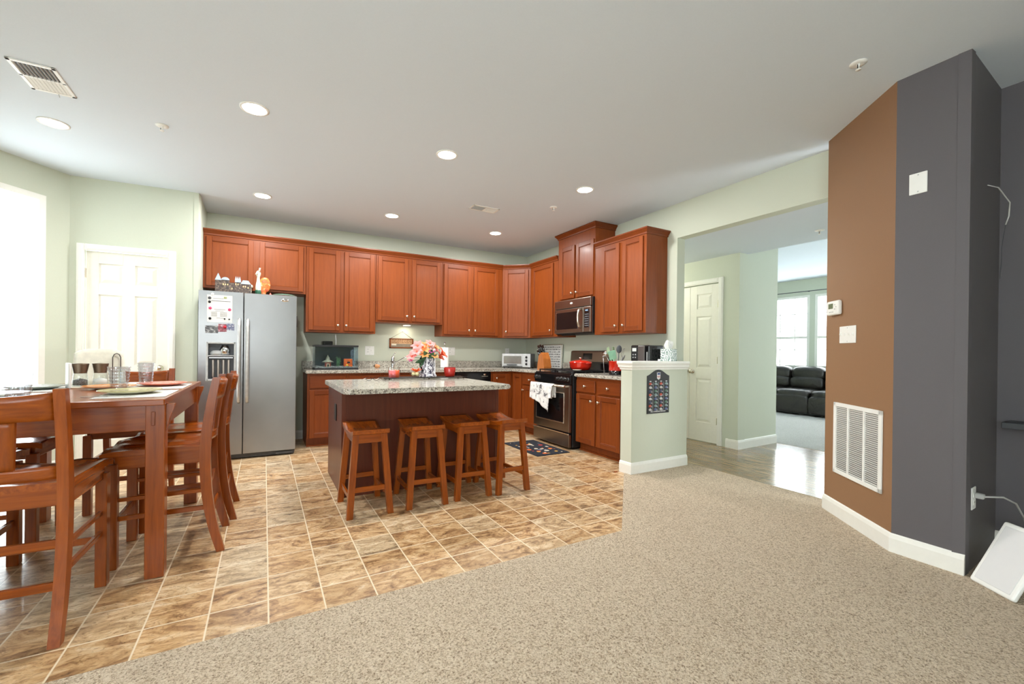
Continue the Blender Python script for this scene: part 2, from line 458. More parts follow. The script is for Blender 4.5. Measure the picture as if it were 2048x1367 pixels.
# path direction: room on the right-hand side
baseboard('baseboard_pantry_left', [(L1[0], L1[1]), (-5.42, L1[1]-.004)])
baseboard('baseboard_pantry_right', [(-4.652, -.683), L2, (-4.472, -.06)])
baseboard('baseboard_bay', [L0, L1])
baseboard('baseboard_back', [(-4.47, 0), (-3.42, 0)])
baseboard('baseboard_hall_corner', [(-.06, -4.40), A, B, G, (-.60, -5.32)][1:4][::1] if False else [A, B, G][::1])
baseboard('baseboard_column', [(1.188, -2.80), (1.188, -2.952), (2.06, -2.925)][::-1][::-1])
baseboard('baseboard_niche', [N, (0, YR)])

# ---- half wall with cap
hx0, hx1, hy0, hy1 = -.805, -.012, -3.152, -3.012
struct(MB().box(hx0, hx1, hy0, hy1, 0, 1.03).build('wall_half', WALL))
mb = MB()
mb.box(hx0-.035, hx1-.0, hy0-.035, hy1+.03, 1.052, 1.078, .004)
mb.sweep([(hx1, hy1), (hx0, hy1), (hx0, hy0), (hx1, hy0)], [(0, .995), (.008, .995), (.012, 1.012), (.022, 1.02), (.022, 1.035), (.03, 1.052), (0, 1.052)])
struct(mb.build('trim_half_wall_cap', TRIM))
baseboard('baseboard_half_wall', [(hx0, hy1+.0), (hx0, hy0), (hx1, hy0)])

# ---- windows
def window(name, p, q, z0, z1, rail=True, muntin=False, depth=.09):
    """window set between p and q (xy) in a wall; frame + pane"""
    p, q = Vector(p), Vector(q); d = q-p; L = d.length; a = math.atan2(d.y, d.x)
    root = bpy.data.objects.new(name, None); COL.objects.link(root); root.location = (p.x, p.y, 0); root.rotation_euler = (0, 0, a); root['kind'] = 'structure'
    f = MB(); w_ = .05
    f.box(0, L, 0, depth, z1-w_, z1); f.box(0, L, 0, depth, z0, z0+w_); f.box(0, w_, 0, depth, z0+w_, z1-w_); f.box(L-w_, L, 0, depth, z0+w_, z1-w_)
    if rail:
        zm = z0+(z1-z0)*.42; f.box(w_, L-w_, .01, depth-.02, zm-.025, zm+.025)
    if muntin:
        for k in range(1, 3): f.box(L*k/3-.008, L*k/3+.008, .03, .05, z0+w_, z1-w_)
        for k in (1, 3): f.box(w_, L-w_, .03, .05, z0+(z1-z0)*k/4-.008, z0+(z1-z0)*k/4+.008)
    f.build('window_frame', TRIM, root)
    MB().box(w_, L-w_, depth*.4, depth*.4+.006, z0+w_, z1-w_).build('window_pane', GLASS, root)
    return root
def along(p, q, d): p, q = Vector(p), Vector(q); return tuple(p+(q-p).normalized()*d)
def win_in(name, p, q, d0, d1, z0, z1, **k):
    a = along(p, q, d1); b = along(p, q, d0)     # outward is to the right of p->q
    window(name, a, b, z0, z1, **k)
def window_out(name, p, q, d0, d1, z0, z1, **k):
    # same, with the frame depth pointing out of the room
    a = Vector(along(p, q, d0)); b = Vector(along(p, q, d1)); n = Vector(((b-a).y, -(b-a).x)).normalized()
    return window(name, tuple(b+n*.0), tuple(a+n*.0), z0, z1, **k)
window_out('window_1', L1, L0, WB0, WB1, .12, 2.50, rail=False)
window_out('window_2', L0, (XL, YR), 4.0, 6.4, .4, 2.45)  # unseen window, added to bring daylight in from the left
window_out('window_3', (XL, YR), (0.12, YR), .6, 2.4, .35, 2.45)  # added behind the camera, out of view, for general fill light
window_out('window_4', (2.2, -6.0), (6.12, -6.0), 1.2, 2.8, .4, 2.3)  # out of view, added to brighten the family room
k = 5
for b0, b1 in [(-1.41, -.52), (-2.40, -1.51), (-4.4, -2.7), (-.3, 1.1)]:
    window_out('window_%d' % k, (FW, -6.0), (FW, 1.6), b0+6, b1+6, .90, 2.425, muntin=(k < 7)); k += 1

# ---- doors
def six_panel(W, Hh, mb, y0=0., t=.035, cols=2):
    """slab in XZ, front at y=y0 facing -Y; raised panels"""
    st = .11*W/.762 if cols == 2 else .1
    rows = [(.12*Hh, .40*Hh), (.47*Hh, .80*Hh), (.85*Hh, .945*Hh)]
    cw = (W-st*(cols+1))/cols; g = .012
    mb.box(0, W, y0+g, y0+t, 0, Hh)
    xs = [st+c*(cw+st) for c in range(cols)]
    for a in [0]+[x+cw for x in xs]: mb.box(a, a+st, y0, y0+g, 0, Hh, .0015)
    zs = [0]+[v for r in rows for v in r]+[Hh]
    for x0 in xs:
        for k in range(0, len(zs), 2): mb.box(x0, x0+cw, y0, y0+g, zs[k], zs[k+1])
        for z0, z1 in rows:
            # raised field with sloped shoulders
            x1 = x0+cw; o1, o2 = .012, .042
            v = [mb.bm.verts.new(p) for p in [(x0+o1, y0+g, z0+o1), (x1-o1, y0+g, z0+o1), (x1-o1, y0+g, z1-o1), (x0+o1, y0+g, z1-o1), (x0+o2, y0+.002, z0+o2), (x1-o2, y0+.002, z0+o2), (x1-o2, y0+.002, z1-o2), (x0+o2, y0+.002, z1-o2)]]
            for f in ((0, 1, 5, 4), (1, 2, 6, 5), (2, 3, 7, 6), (3, 0, 4, 7), (4, 5, 6, 7), (3, 2, 1, 0)): mb.bm.faces.new([v[i] for i in f])
    return mb
def casing(mb, W, Hh, y0, cw=.06, z0=0):
    for a, b, c, d in [(-cw, 0, z0, Hh+cw), (W, W+cw, z0, Hh+cw), (0, W, Hh, Hh+cw)]:
        mb.box(a, b, y0-.018, y0, c, d, .004); mb.box(a+.012, b-.012, y0-.023, y0-.01, c+(.012 if c else 0), d-.012, .004)
    return mb
def knob_mesh(r=.028, out=.06):
    return MB().lathe([(.03, 0), (.03, .006), (.012, .01), (.011, .03), (r*.8, .036), (r, .046), (r*.85, out-.004), (0, out)], mat=Matrix.Rotation(PI/2, 4, 'X'))
# pantry door : wall runs from L2 to L1 (towards -x). Local x from left(-x end) to right.
pang = math.atan2(L2[1]-L1[1], L2[0]-L1[0])
dr = bpy.data.objects.new('door_1', None); COL.objects.link(dr); dr['kind'] = 'structure'
a0 = along(L2, L1, PD1); dr.location = (a0[0], a0[1], 0); dr.rotation_euler = (0, 0, pang)
Wd = PD1-PD0
six_panel(Wd, 2.07, MB(), .02).build('door_panel', DOORW, dr, loc=(0, 0, .005))
casing(MB(), Wd, 2.075, 0).build('door_casing', TRIM, dr)
hg = MB()
for z in (.25, 1.05, 1.86): hg.box(-.012, .004, -.012, .02, z-.045, z+.045, .002)
hg.build('hinge', NICKEL, dr)
knob_mesh(.027, .06).build('door_knob', NICKEL, dr, loc=(Wd-.07, .018, .95))
# closet double doors in hall (x=1.188, facing -x): local x -> world -y
def hall_door(nm, y, W, knob_x, hinge_x):
    d = bpy.data.objects.new(nm, None); COL.objects.link(d); d['kind'] = 'structure'; d.location = (1.188, y, 0); d.rotation_euler = (0, 0, -PI/2)
    six_panel(W, 2.05, MB(), .012, cols=1).build('door_panel', DOORW, d, loc=(0, 0, .012))
    knob_mesh(.027, .06).build('door_knob', NICKEL, d, loc=(knob_x, .01, .925))
    h = MB()
    for z in (.30, 1.08, 1.80): h.box(hinge_x-.006, hinge_x+.008, -.006, .02, z-.045, z+.045, .002)
    h.build('hinge', NICKEL, d); return d
hall_door('door_2', -2.262, .42, .045, .415)
hall_door('door_3', -1.868, .39, .34, .004)
cs = MB(); casing(cs, .82, 2.07, 0, .062)
o = struct(cs.build('trim_closet_casing', TRIM)); o.location = (1.188, -1.866, 0); o.rotation_euler = (0, 0, -PI/2)

# ============================================================ KITCHEN CABINETS
def cab_knob(parent, x, y, z):
    return MB().lathe([(.009, 0), (.009, .003), (.0055, .006), (.0055, .014), (.014, .019), (.0165, .024), (.014, .029), (0, .031)], mat=Matrix.Rotation(PI/2, 4, 'X'), seg=16).build('knob', NICKEL, parent, loc=(x, y, z))
def cab_front(W, Hh, stile=.052):
    """shaker style front: local x 0..W, z 0..Hh, back at y=0, face at y=-.02"""
    mb = MB(); s = stile
    if Hh < .25:
        mb.box(0, W, -.02, 0, 0, Hh, .003, m=CHERRYH); return mb
    mb.box(0, s, -.02, 0, 0, Hh, .0025, m=CHERRY); mb.box(W-s, W, -.02, 0, 0, Hh, .0025, m=CHERRY)
    mb.box(s, W-s, -.02, 0, 0, s, .0025, m=CHERRYH); mb.box(s, W-s, -.02, 0, Hh-s, Hh, .0025, m=CHERRYH)
    mb.box(s-.001, W-s+.001, -.008, -.002, s-.001, Hh-s+.001, m=CHERRY)
    e = .009   # bead
    for a, b, c, d in [(s, s+e, s, Hh-s), (W-s-e, W-s, s, Hh-s), (s+e, W-s-e, s, s+e), (s+e, W-s-e, Hh-s-e, Hh-s)]:
        mb.box(a, b, -.0135, -.006, c, d, .003, m=CHERRY)
    return mb
def cabinet(label, loc, rz, W, z0, z1, D, doors=(), drawers=(), toe=False, end=None, name='wall_cabinet', cat='cabinet', group=None, body=CHERRY):
    t = thing(name, label, cat, loc, rz, group)
    mb = MB()
    if toe:
        mb.box(.0005, W-.0005, -D, -.002, .105, z1, .001); mb.box(.0005, W-.0005, -D+.065, -.02, 0, .105)
        mb.box(0, W, -D+.053, -D+.065, 0, .018)
    else: mb.box(.0005, W-.0005, -D, -.002, z0, z1, .001)
    mb.build('cabinet_body', body, t)
    for i, (a, b, c, d, kx, kz) in enumerate(doors):
        o = cab_front(b-a, d-c).build('door', None, t, loc=(a, -D, c))
        if kx is not None: cab_knob(o, kx-a, -.02, kz-c)
    for (a, b, c, d) in drawers:
        o = cab_front(b-a, d-c).build('drawer', None, t, loc=(a, -D, c)); cab_knob(o, (b-a)/2, -.02, (d-c)/2)
    return t
UD = .325
# back wall uppers (local x = world x - x0)
def upper_back(label, x0, x1, z0, z1, ds, **k):
    return cabinet(label, (x0, 0, 0), 0, x1-x0, z0, z1, UD, [(a-x0, b-x0, c, d, None if kx is None else kx-x0, kz) for a, b, c, d, kx, kz in ds], **k)
upper_back('short cherry cabinet with two doors above the refrigerator', -4.470, -3.424, 1.835, 2.44, [(-4.44, -3.985, 1.86, 2.412, None, 0), (-3.92, -3.455, 1.86, 2.412, None, 0)])
upper_back('tall two-door cherry wall cabinet above the fish tank', -3.42, -2.575, 1.375, 2.44, [(-3.39, -3.027, 1.40, 2.412, -3.05, 1.467), (-2.972, -2.598, 1.40, 2.412, -2.95, 1.467)])
upper_back('shorter two-door cherry wall cabinet above the sink and faucet', -2.571, -1.632, 1.535, 2.44, [(-2.548, -2.137, 1.56, 2.412, -2.158, 1.627), (-2.081, -1.668, 1.56, 2.412, -2.056, 1.627)])
upper_back('tall two-door cherry wall cabinet above the paper towels, left of the angled corner cabinet', -1.628, -.646, 1.375, 2.44, [(-1.611, -1.187, 1.40, 2.412, -1.221, 1.467), (-1.139, -.725, 1.40, 2.412, -1.121, 1.467)])
# diagonal corner cabinet
t = thing('corner_cabinet', 'angled one-door cherry corner wall cabinet above the toaster oven', 'cabinet', (0, 0, 0))
MB().prism_z([(-.002, -.002), (-.642, -.002), (-.642, -UD), (-UD, -.63), (-.002, -.63)], 1.375, 2.44).build('cabinet_body', CHERRY, t)
dv = Vector((-UD+.642, -.63+UD)); DL = dv.length
o = cab_front(DL-.07, 1.012).build('door', None, t, loc=(-.642+dv.x/DL*.035, -UD+dv.y/DL*.035, 1.40), rot=(0, 0, math.atan2(dv.y, dv.x)))
cab_knob(o, .032, -.02, .067)
def upper_right(label, y0, y1, z0, z1, ds, D=UD, **k):
    return cabinet(label, (0, y0, 0), -PI/2, y0-y1, z0, z1, D, [(y0-a, y0-b, c, d, y0-kx, kz) for a, b, c, d, kx, kz in ds], **k)
upper_right('narrow one-door cherry wall cabinet between the corner cabinet and the microwave', -.634, -1.322, 1.375, 2.44, [(-.694, -1.22, 1.40, 2.412, -1.19, 1.467)])
tc_ = upper_right('tallest two-door cherry cabinet, reaching the ceiling above the microwave', -1.326, -2.072, 1.85, 2.70, [(-1.388, -1.69, 1.87, 2.56, -1.655, 1.935), (-1.725, -2.055, 1.87, 2.56, -1.755, 1.935)])
upper_right('two-door cherry wall cabinet right of the microwave, nearest the opening', -2.076, -2.874, 1.375, 2.44, [(-2.20, -2.49, 1.40, 2.412, -2.455, 1.467), (-2.544, -2.838, 1.40, 2.412, -2.575, 1.467)])
CRP = [(0, -.012), (.008, -.012), (.010, .004), (.034, .034), (.040, .038), (.040, .052), (0, .052)]
def crown(label, path, z, parent=None):
    mb = MB().sweep(path, [(o_, z+h_) for o_, h_ in CRP])
    o = mb.build('crown_moulding', CHERRYH, parent)
    if parent is None: tag(o, label, 'crown moulding', 'cherry crown mouldings')
    return o
crown('cherry crown moulding along the long row of back wall cabinets and around the corner', [(0, -1.324), (-UD, -1.324), (-UD, -.63), (-.642, -UD), (-4.470, -UD)][::-1][:-1], 2.44)
crown('short cherry crown moulding on the cabinet right of the microwave', [(-UD, -2.078), (-UD, -2.874), (0, -2.874)], 2.44)
crown('', [(.746, 0), (.746, -UD), (0, -UD), (0, 0)][::-1], 2.705, tc_)

# base cabinets
BD = .61; CT0, CT1 = .873, .910
def base_back(label, x0, x1, ds, dw, **k):
    return cabinet(label, (x0, 0, 0), 0, x1-x0, 0, CT0, BD, [(a-x0, b-x0, c, d, kx-x0, kz) for a, b, c, d, kx, kz in ds], [(a-x0, b-x0, c, d) for a, b, c, d in dw], toe=True, name='base_cabinet', **k)
base_back('cherry base cabinet with one drawer under the fish tank, beside the refrigerator', -3.42, -2.98, [(-3.395, -3.01, .11, .675, -3.04, .62)], [(-3.395, -3.01, .70, .838)])
base_back('cherry base cabinet left of the sink, mostly behind the island', -2.978, -2.56, [(-2.955, -2.585, .11, .675, -2.93, .62)], [(-2.955, -2.585, .70, .838)])
base_back('cherry sink base cabinet behind the island', -2.558, -1.545, [(-2.53, -2.07, .11, .675, -2.10, .62), (-2.03, -1.57, .11, .675, -2.0, .62)], [(-2.53, -1.57, .70, .838)])
base_back('narrow cherry base cabinet between the dishwasher and the corner', -.985, -.64, [(-.955, -.695, .11, .838, -.90, .775)], [])
base_right_prev = None
def base_right(label, y0, y1, ds, dw, **k):
    return cabinet(label, (0, y0, 0), -PI/2, y0-y1, 0, CT0, BD, [(y0-a, y0-b, c, d, y0-kx, kz) for a, b, c, d, kx, kz in ds], [(y0-a, y0-b, c, d) for a, b, c, d in dw], toe=True, name='base_cabinet', **k)
t = thing('corner_base_cabinet', 'cherry corner base cabinet filling the corner of the counter', 'cabinet', (0, 0, 0))
mb = MB(); mb.prism_z([(-.002, -.002), (-.636, -.002), (-.636, -BD), (-BD, -BD), (-BD, -.888), (-.002, -.888)], .105, CT0-.0005).prism_z([(-.002, -.002), (-.636, -.002), (-.636, -.55), (-.55, -.55), (-.55, -.888), (-.002, -.888)], 0, .105)
mb.build('cabinet_body', CHERRY, t)
o = cab_front(.235, .73).build('door', None, t, loc=(-BD, -.638, .11), rot=(0, 0, -PI/2))
base_right('narrow cherry base cabinet with drawer, left of the range', -.892, -1.318, [(-.91, -1.30, .11, .675, -.94, .62)], [(-.91, -1.30, .70, .838)])
base_right('cherry base cabinet with two drawers and two doors between range and half wall', -2.098, -3.008, [(-2.112, -2.436, .11, .675, -2.385, .605), (-2.475, -2.82, .11, .675, -2.505, .605)], [(-2.112, -2.436, .70, .838), (-2.475, -2.82, .70, .838)])
# dishwasher
t = thing('dishwasher', 'black dishwasher under the counter behind the island', 'dishwasher', (-1.543, 0, 0))
MB().box(0, .556, -.60, -.01, .105, CT0-.003).box(0, .556, -.545, -.01, 0, .105).build('body', BLACKM, t)
MB().box(.004, .552, -.635, -.60, .12, .74, .004).build('door', BLACK, t)
cp = MB().box(.004, .552, -.635, -.60, .75, .862, .006).build('control_panel', BLACK, t)
MB().box(.40, .50, -.6375, -.635, .80, .808).lathe([(.012, 0), (.012, .003)], mat=Matrix.Translation((.45, -.635, .83)) @ Matrix.Scale(1.8, 4, (1, 0, 0)) @ Matrix.Rotation(PI/2, 4, 'X')).build('badge', NICKEL, cp)
# countertops
def counter(label, poly, bs):
    t = thing('countertop', label, 'countertop')
    mb = MB(); mb.prism_z(poly, CT0, CT1)
    ed = [e for e in mb.bm.edges if abs(e.verts[0].co.z-e.verts[1].co.z) < 1e-6]
    bmesh.ops.bevel(mb.bm, geom=ed, offset=.007, segments=2, affect='EDGES')
    mb.build('slab', GRAN, t)
    for b in bs: MB().box(*b, .003).build('backsplash', GRAN, t)
    return t
counter('L-shaped speckled granite countertop along the back wall to the range', [(-.002, -.002), (-3.44, -.002), (-3.44, -.65), (-.65, -.65), (-.65, -1.318), (-.002, -1.318)], [(-3.44, -.002, -.02, -.002, CT1, 1.008), (-.02, -.002, -1.318, -.021, CT1, 1.008)])
counter('short granite countertop between the range and the half wall', [(-.002, -2.098), (-.65, -2.098), (-.65, -3.008), (-.002, -3.008)], [(-.02, -.002, -3.008, -2.098, CT1, 1.008)])

# ---- island
IX0, IX1, IY0, IY1 = -3.33, -1.95, -2.60, -1.80
t = thing('kitchen_island', 'dark cherry kitchen island base behind the four stools', 'kitchen island', (0, 0, 0))
mb = MB().box(IX0, IX1, IY0, IY1, .0, .831, .002)
mb.box(IX0-.004, IX0+.03, IY0-.004, IY0+.03, 0, .831, .002)
mb.box(IX1-.03, IX1+.004, IY0-.004, IY0+.03, 0, .831, .002)
mb.build('island_body', DARKCH, t)
mb = MB().box(IX0-.008, IX0-.003, -2.325, -2.235, .56, .70, .002)
mb.build('outlet', BLACKM, t)
ISZ = .868
mb = MB()
ix0, ix1, iy0, iy1 = -3.362, -1.975, -2.905, -1.745
r = .05; pts = []
for cx, cy, a0_ in [(ix0+r, iy0+r, PI), (ix1-r, iy0+r, 1.5*PI), (ix1-r, iy1-r, 0), (ix0+r, iy1-r, .5*PI)]:
    for k in range(7): pts.append((cx+r*math.cos(a0_+k*PI/12), cy+r*math.sin(a0_+k*PI/12)))
mb.prism_z(pts, ISZ-.037, ISZ)
ed = [e for e in mb.bm.edges if abs(e.verts[0].co.z-e.verts[1].co.z) < 1e-6]
bmesh.ops.bevel(mb.bm, geom=ed, offset=.009, segments=2, affect='EDGES')
tag(mb.build('island_countertop', GRAN), 'speckled granite slab on top of the island', 'countertop')

# ============================================================ REFRIGERATOR
FY = -.90
t = thing('refrigerator', 'stainless steel side-by-side refrigerator left of the kitchen counter', 'refrigerator', (-4.445, 0, 0))
FWd = .890
MB().box(.004, FWd-.004, FY+.075, -.08, .02, 1.715, .004).box(.02, FWd-.02, FY+.075, FY+.12, .0, .06).build('body', DGRAY, t)
g = MB().box(.01, FWd-.01, FY+.03, FY+.075, .012, .052, .003)
g.box(.70, .86, FY+.018, FY+.03, .018, .046, .003); g.build('toe_grille', DGRAY, t)
sp = .388
# left door with dispenser recess: build as ring around the recess
dx0, dx1, dz0, dz1 = .072, .318, .83, 1.215
mb = MB(); y0, y1 = FY, FY+.068
for a, b, c, d in [(0, dx0, .058, 1.738), (dx1, sp-.004, .058, 1.738), (dx0, dx1, .058, dz0), (dx0, dx1, dz1, 1.738)]: mb.box(a, b, y0, y1, c, d)
mb.box(dx0, dx1, y1-.006, y1, dz0, dz1)
ld = mb.build('freezer_door', STEEL, t)
mb = MB()
for a, b, c, d in [(dx0-.006, dx0+.012, dz0-.006, dz1+.006), (dx1-.012, dx1+.006, dz0-.006, dz1+.006), (dx0, dx1, dz0-.006, dz0+.014), (dx0, dx1, dz1-.012, dz1+.006)]: mb.box(a, b, y0-.007, y0+.004, c, d, .003, m=LGRAY)
mb.box(dx0+.004, dx1-.004, y0+.045, y0+.06, dz0, dz1, m=DGRAY)
mb.box(dx0+.012, dx1-.012, y0+.0, y0+.05, 1.075, 1.085, m=LGRAY)
mb.box(dx0+.02, dx1-.02, y0-.002, y0+.04, 1.055, 1.066, .003, m=CHROME)
mb.lathe([(.045, 0), (.05, .05), (.03, .10), (0, .10)], c=((dx0+dx1)/2+.03, y0+.05, 1.09), m=CHROME)
mb.lathe([(.06, 0), (.06, .03), (.035, .05), (0, .052)], c=(dx0+.08, y0+.06, 1.085), m=LGRAY)
for k in range(4): mb.box(dx0+.04+k*.045, dx0+.062+k*.045, y0+.03, y0+.046, dz0+.03, 1.04, .004, m=STEELD)
mb.box(dx0+.012, dx1-.012, y0+.0, y0+.046, dz0+.012, dz0+.022, m=DGRAY)
mb.build('water_dispenser', None, t)
rd = MB().box(sp+.004, FWd, FY, FY+.068, .058, 1.738, .004, seg=2).build('fridge_door', STEEL, t)
MB().lathe([(.016, 0), (.016, .004), (0, .005)], mat=Matrix.Translation((.772, FY, 1.685)) @ Matrix.Scale(2.4, 4, (1, 0, 0)) @ Matrix.Rotation(PI/2, 4, 'X')).build('badge', CHROME, rd)
for par, x in ((ld, sp-.038), (rd, sp+.038)):
    pts = [(x, FY, .60), (x, FY-.035, .615), (x, FY-.052, .67), (x, FY-.057, 1.02), (x, FY-.052, 1.39), (x, FY-.035, 1.445), (x, FY, 1.46)]
    MB().tube(pts, .0155, seg=12).build('handle', LGRAY if False else CHROME if False else plain('handle_metal', (205, 206, 205), .35, .6), par)
# papers and magnets on the freezer door
def on_door(name, label, cat, mb, m, group=None): return tag(mb.build(name, m), label, cat, group)
fx = -4.445
pap = thing('notice_sheet', 'white printed sheet held by magnets on the freezer door', 'paper', (fx+.072, FY-.001, 1.422))
MB().box(0, .216, -.0015, 0, 0, .275).build('sheet', PAPER, pap)
mb = MB(); INK = plain('printing_ink', (96, 96, 98), .8)
mb.box(.035, .20, -.002, -.0015, .212, .217)
for i, z in enumerate((.238, .128, .112, .04)): mb.box(.05+.01*i, .14+.015*(i % 2), -.0019, -.0015, z, z+.003)
for i in range(7): mb.box(.035, .085, -.0019, -.0015, .058+i*.007, .060+i*.007); mb.box(.11, .17, -.0019, -.0015, .058+i*.007, .060+i*.007)
mb.build('print', INK, pap)
mg = [('round black magnet near the top left corner of the white sheet', .02, .203, BLACK, 'o'), ('round black magnet at the lower left of the white sheet', .025, .035, BLACK, 'o'),
      ('small black magnet at the lower middle of the white sheet', .15, .035, BLACK, 's'), ('small black magnet at the lower right of the white sheet', .19, .033, BLACK, 's'),
      ('pink flower magnet on the left of the white sheet', .026, .14, plain('pink_rubber', (212, 70, 118), .5), 'f'), ('pink flower magnet on the right of the white sheet', .192, .132, plain('pink_rubber', (212, 70, 118), .5), 'f'),
      ('grey flower magnet at the top left of the white sheet', .02, .242, DGRAY, 'f'), ('pale green square magnet at the top of the white sheet', .155, .252, plain('pale_green', (176, 182, 130), .5), 'q'),
      ('white shell-shaped magnet above the white sheet', .045, .283, WHITE, 'o')]
for lab, x, z, m_, kind_ in mg:
    mb = MB(); T = Matrix.Translation((fx+.072+x, FY-.003, 1.422+z)) @ Matrix.Rotation(PI/2, 4, 'X')
    if kind_ in 'os':
        rr = .013 if kind_ == 'o' else .008
        mb.lathe([(rr, 0), (rr, .004), (rr*.6, .008), (0, .009)], mat=T, seg=16)
    elif kind_ == 'f':
        for k_ in range(5): mb.lathe([(.007, 0), (.006, .004), (0, .005)], c=(.009*math.cos(k_*1.2566), .009*math.sin(k_*1.2566), 0), mat=T, seg=10)
        mb.lathe([(.006, 0), (.005, .006), (0, .007)], mat=T, seg=10)
    else: mb.box(-.013, .013, -.01, .01, 0, .005, .001, mat=T)
    tag(mb.build('magnet', m_), lab, 'magnet', 'fridge magnets')
def photo_mat(nm, cols, sc):
    t_ = NT(nm); f_ = t_.noise(t_.coords(), sc, 4, .6, .4)
    t_.color(t_.ramp(f_, [(i/(len(cols)-1)*.4+.3, lin(c)) for i, c in enumerate(cols)])).set(rough=.4); return t_.m
for lab, x0, x1, z0, z1, cols in [('dark photo print at the lower left below the white sheet', -.015 , .095, 1.31, 1.385, [(60, 60, 62), (96, 96, 98), (210, 210, 208)]),
                                  ('colourful photo print with a red figure below the white sheet', .095, .168, 1.325, 1.405, [(80, 70, 80), (150, 60, 70), (220, 190, 200)]),
                                  ('pale photo print at the right below the white sheet', .168, .235, 1.342, 1.41, [(225, 225, 230), (70, 80, 130), (240, 235, 235)])]:
    mb = MB().box(fx+.072+x0, fx+.072+x1, FY-.003, FY-.001, z0, z1)
    tag(mb.build('photo_print', photo_mat('photo_'+lab[:6], cols, 40)), lab, 'photo')
rb = plain('pink_rubber', (212, 70, 118), .5)
tag(MB().lathe([(.016, 0), (.012, .005), (0, .007)], mat=Matrix.Translation((fx+.225, FY-.004, 1.375)) @ Matrix.Rotation(PI/2, 4, 'X'), seg=12).build('magnet', plain('red_plastic', (200, 30, 50), .4)), 'red bow magnet over the small photo prints', 'magnet', 'fridge magnets')
# strips hanging on fridge side
t = thing('hanging_gadget', 'black holder with patterned strap hanging on the right side of the refrigerator', 'kitchen gadget', (-3.556, -.62, 1.45))
MB().box(0, .022, -.03, .03, -.04, .09, .006, seg=2).build('holder', BLACKM, t)
MB().box(0, .008, -.022, .022, -.27, -.04, .002).build('strap', photo_mat('strap_pattern', [(60, 50, 45), (190, 170, 150), (235, 230, 220)], 60), t)
MB().box(0, .018, -.03, .03, -.32, -.27, .004).build('clip', BLACKM, t)
# ---- on top of the fridge
FT = 1.7175
def on_fridge(x): return x
t = thing('village_ornament', 'dark row of little house silhouettes with silver roofs on the refrigerator', 'ornament', (-4.33, -.62, FT))
HM = photo_mat('house_row', [(46, 42, 44), (78, 62, 56), (150, 130, 110)], 60)
SLV = plain('silver_roof', (176, 186, 196), .4, .5)
mb = MB()
xs = 0
for wd_, hh, kind_ in [(.055, .13, 't'), (.075, .135, 'd'), (.05, .11, 'n'), (.055, .12, 't3'), (.095, .105, 'g')]:
    mb.box(xs, xs+wd_, -.025, .025, 0, hh+.04, .001)
    z = hh+.04; rf = MB()
    if kind_ == 't': rf.prism_y([(xs-.002, z), (xs+wd_+.002, z), (xs+wd_/2, z+.075)], -.028, .028)
    if kind_ == 'd': rf.prism_y([(xs+wd_/2+wd_*.5*math.cos(a), z+.03*math.sin(a)) for a in [PI*i/10 for i in range(11)]], -.028, .028)
    if kind_ == 't3':
        rf.box(xs, xs+wd_, -.028, .028, z, z+.03)
        for q in range(3): rf.prism_y([(xs+q*.018, z+.03), (xs+q*.018+.018, z+.03), (xs+q*.018+.009, z+.065)], -.028, .028)
    if kind_ == 'g': rf.prism_y([(xs-.002, z), (xs+wd_+.002, z), (xs+wd_*.75, z+.04), (xs+wd_*.2, z+.04)], -.028, .028)
    xs += wd_
    if kind_ != 'n': rf.build('house_roof', SLV, t)
    else: rf.bm.free()
mb.build('house_wall', HM, t)
mb = MB()
for i, (x, z) in enumerate([(.07, .12), (.09, .12), (.11, .12), (.185, .13), (.205, .13), (.255, .11), (.275, .11), (.30, .10), (.15, .08)]): mb.box(x, x+.008, -.0265, -.024, z, z+.014)
mb.build('lit_window', emis('tiny_window_glow', (255, 205, 130), 1.2), t)
CRM = plain('cream_ceramic', (232, 222, 200), .3); GRN = plain('green_ceramic', (40, 92, 68), .3); ORC = photo_mat('feather_glaze', [(236, 226, 214), (236, 140, 60), (222, 90, 40), (220, 120, 110)], 28)
t = thing('turkey_figurine', 'tall cream and orange turkey figurine standing on the refrigerator', 'figurine', (-3.93, -.60, FT))
MB().lathe([(.028, 0), (.03, .02), (.026, .09), (.03, .12), (.024, .16), (.016, .20), (.015, .24), (.024, .265), (.024, .29), (.012, .31), (0, .315)], m=CRM).build('body', None, t)
MB().lathe([(.031, .01), (.031, .09), (.028, .095)], m=GRN).build('trousers', None, t)
MB().blob((.065, .01, .16), (.055, .02, .085), ORC, 2.2, 10).blob((.05, .01, .09), (.03, .018, .06), ORC).build('tail', None, t)
MB().tube([(0, -.02, .28), (-.02, -.03, .275), (-.025, -.03, .262)], .006, CRM).tube([(.01, -.02, .30), (.015, -.02, .34)], .008, CRM).build('beak', None, t)
t = thing('ornament_ball', 'small cream ball ornament between the house row and the turkey figurine', 'ornament', (-4.00, -.60, FT))
MB().blob((0, 0, .018), .018, CRM).box(-.012, .012, -.012, .012, 0, .006, m=CRM).lathe([(.006, .03), (.006, .12), (0, .12)], m=CRM, seg=8).blob((0, 0, .13), .02, CRM).build('ball', None, t)
t = thing('gnome_figurine', 'tiny red and white gnome figurine right of the turkey figurine', 'figurine', (-3.81, -.60, FT))
MB().blob((0, 0, .025), (.022, .02, .025), CRM).build('body', None, t)
MB().lathe([(.02, .03), (.012, .055), (0, .075)], m=plain('coral', (222, 106, 92), .5), seg=14).build('hat', None, t)
MB().blob((.035, 0, .02), .02, GRN).build('gift_sack', None, t)
t = thing('holiday_dish', 'low green and red patterned round dish on the right of the refrigerator top', 'dish', (-3.67, -.60, FT))
MB().lathe([(.06, 0), (.085, .02), (.105, .045)], m=photo_mat('red_check', [(150, 30, 30), (190, 50, 44), (240, 230, 220)], 90), seg=30).build('bowl', None, t)
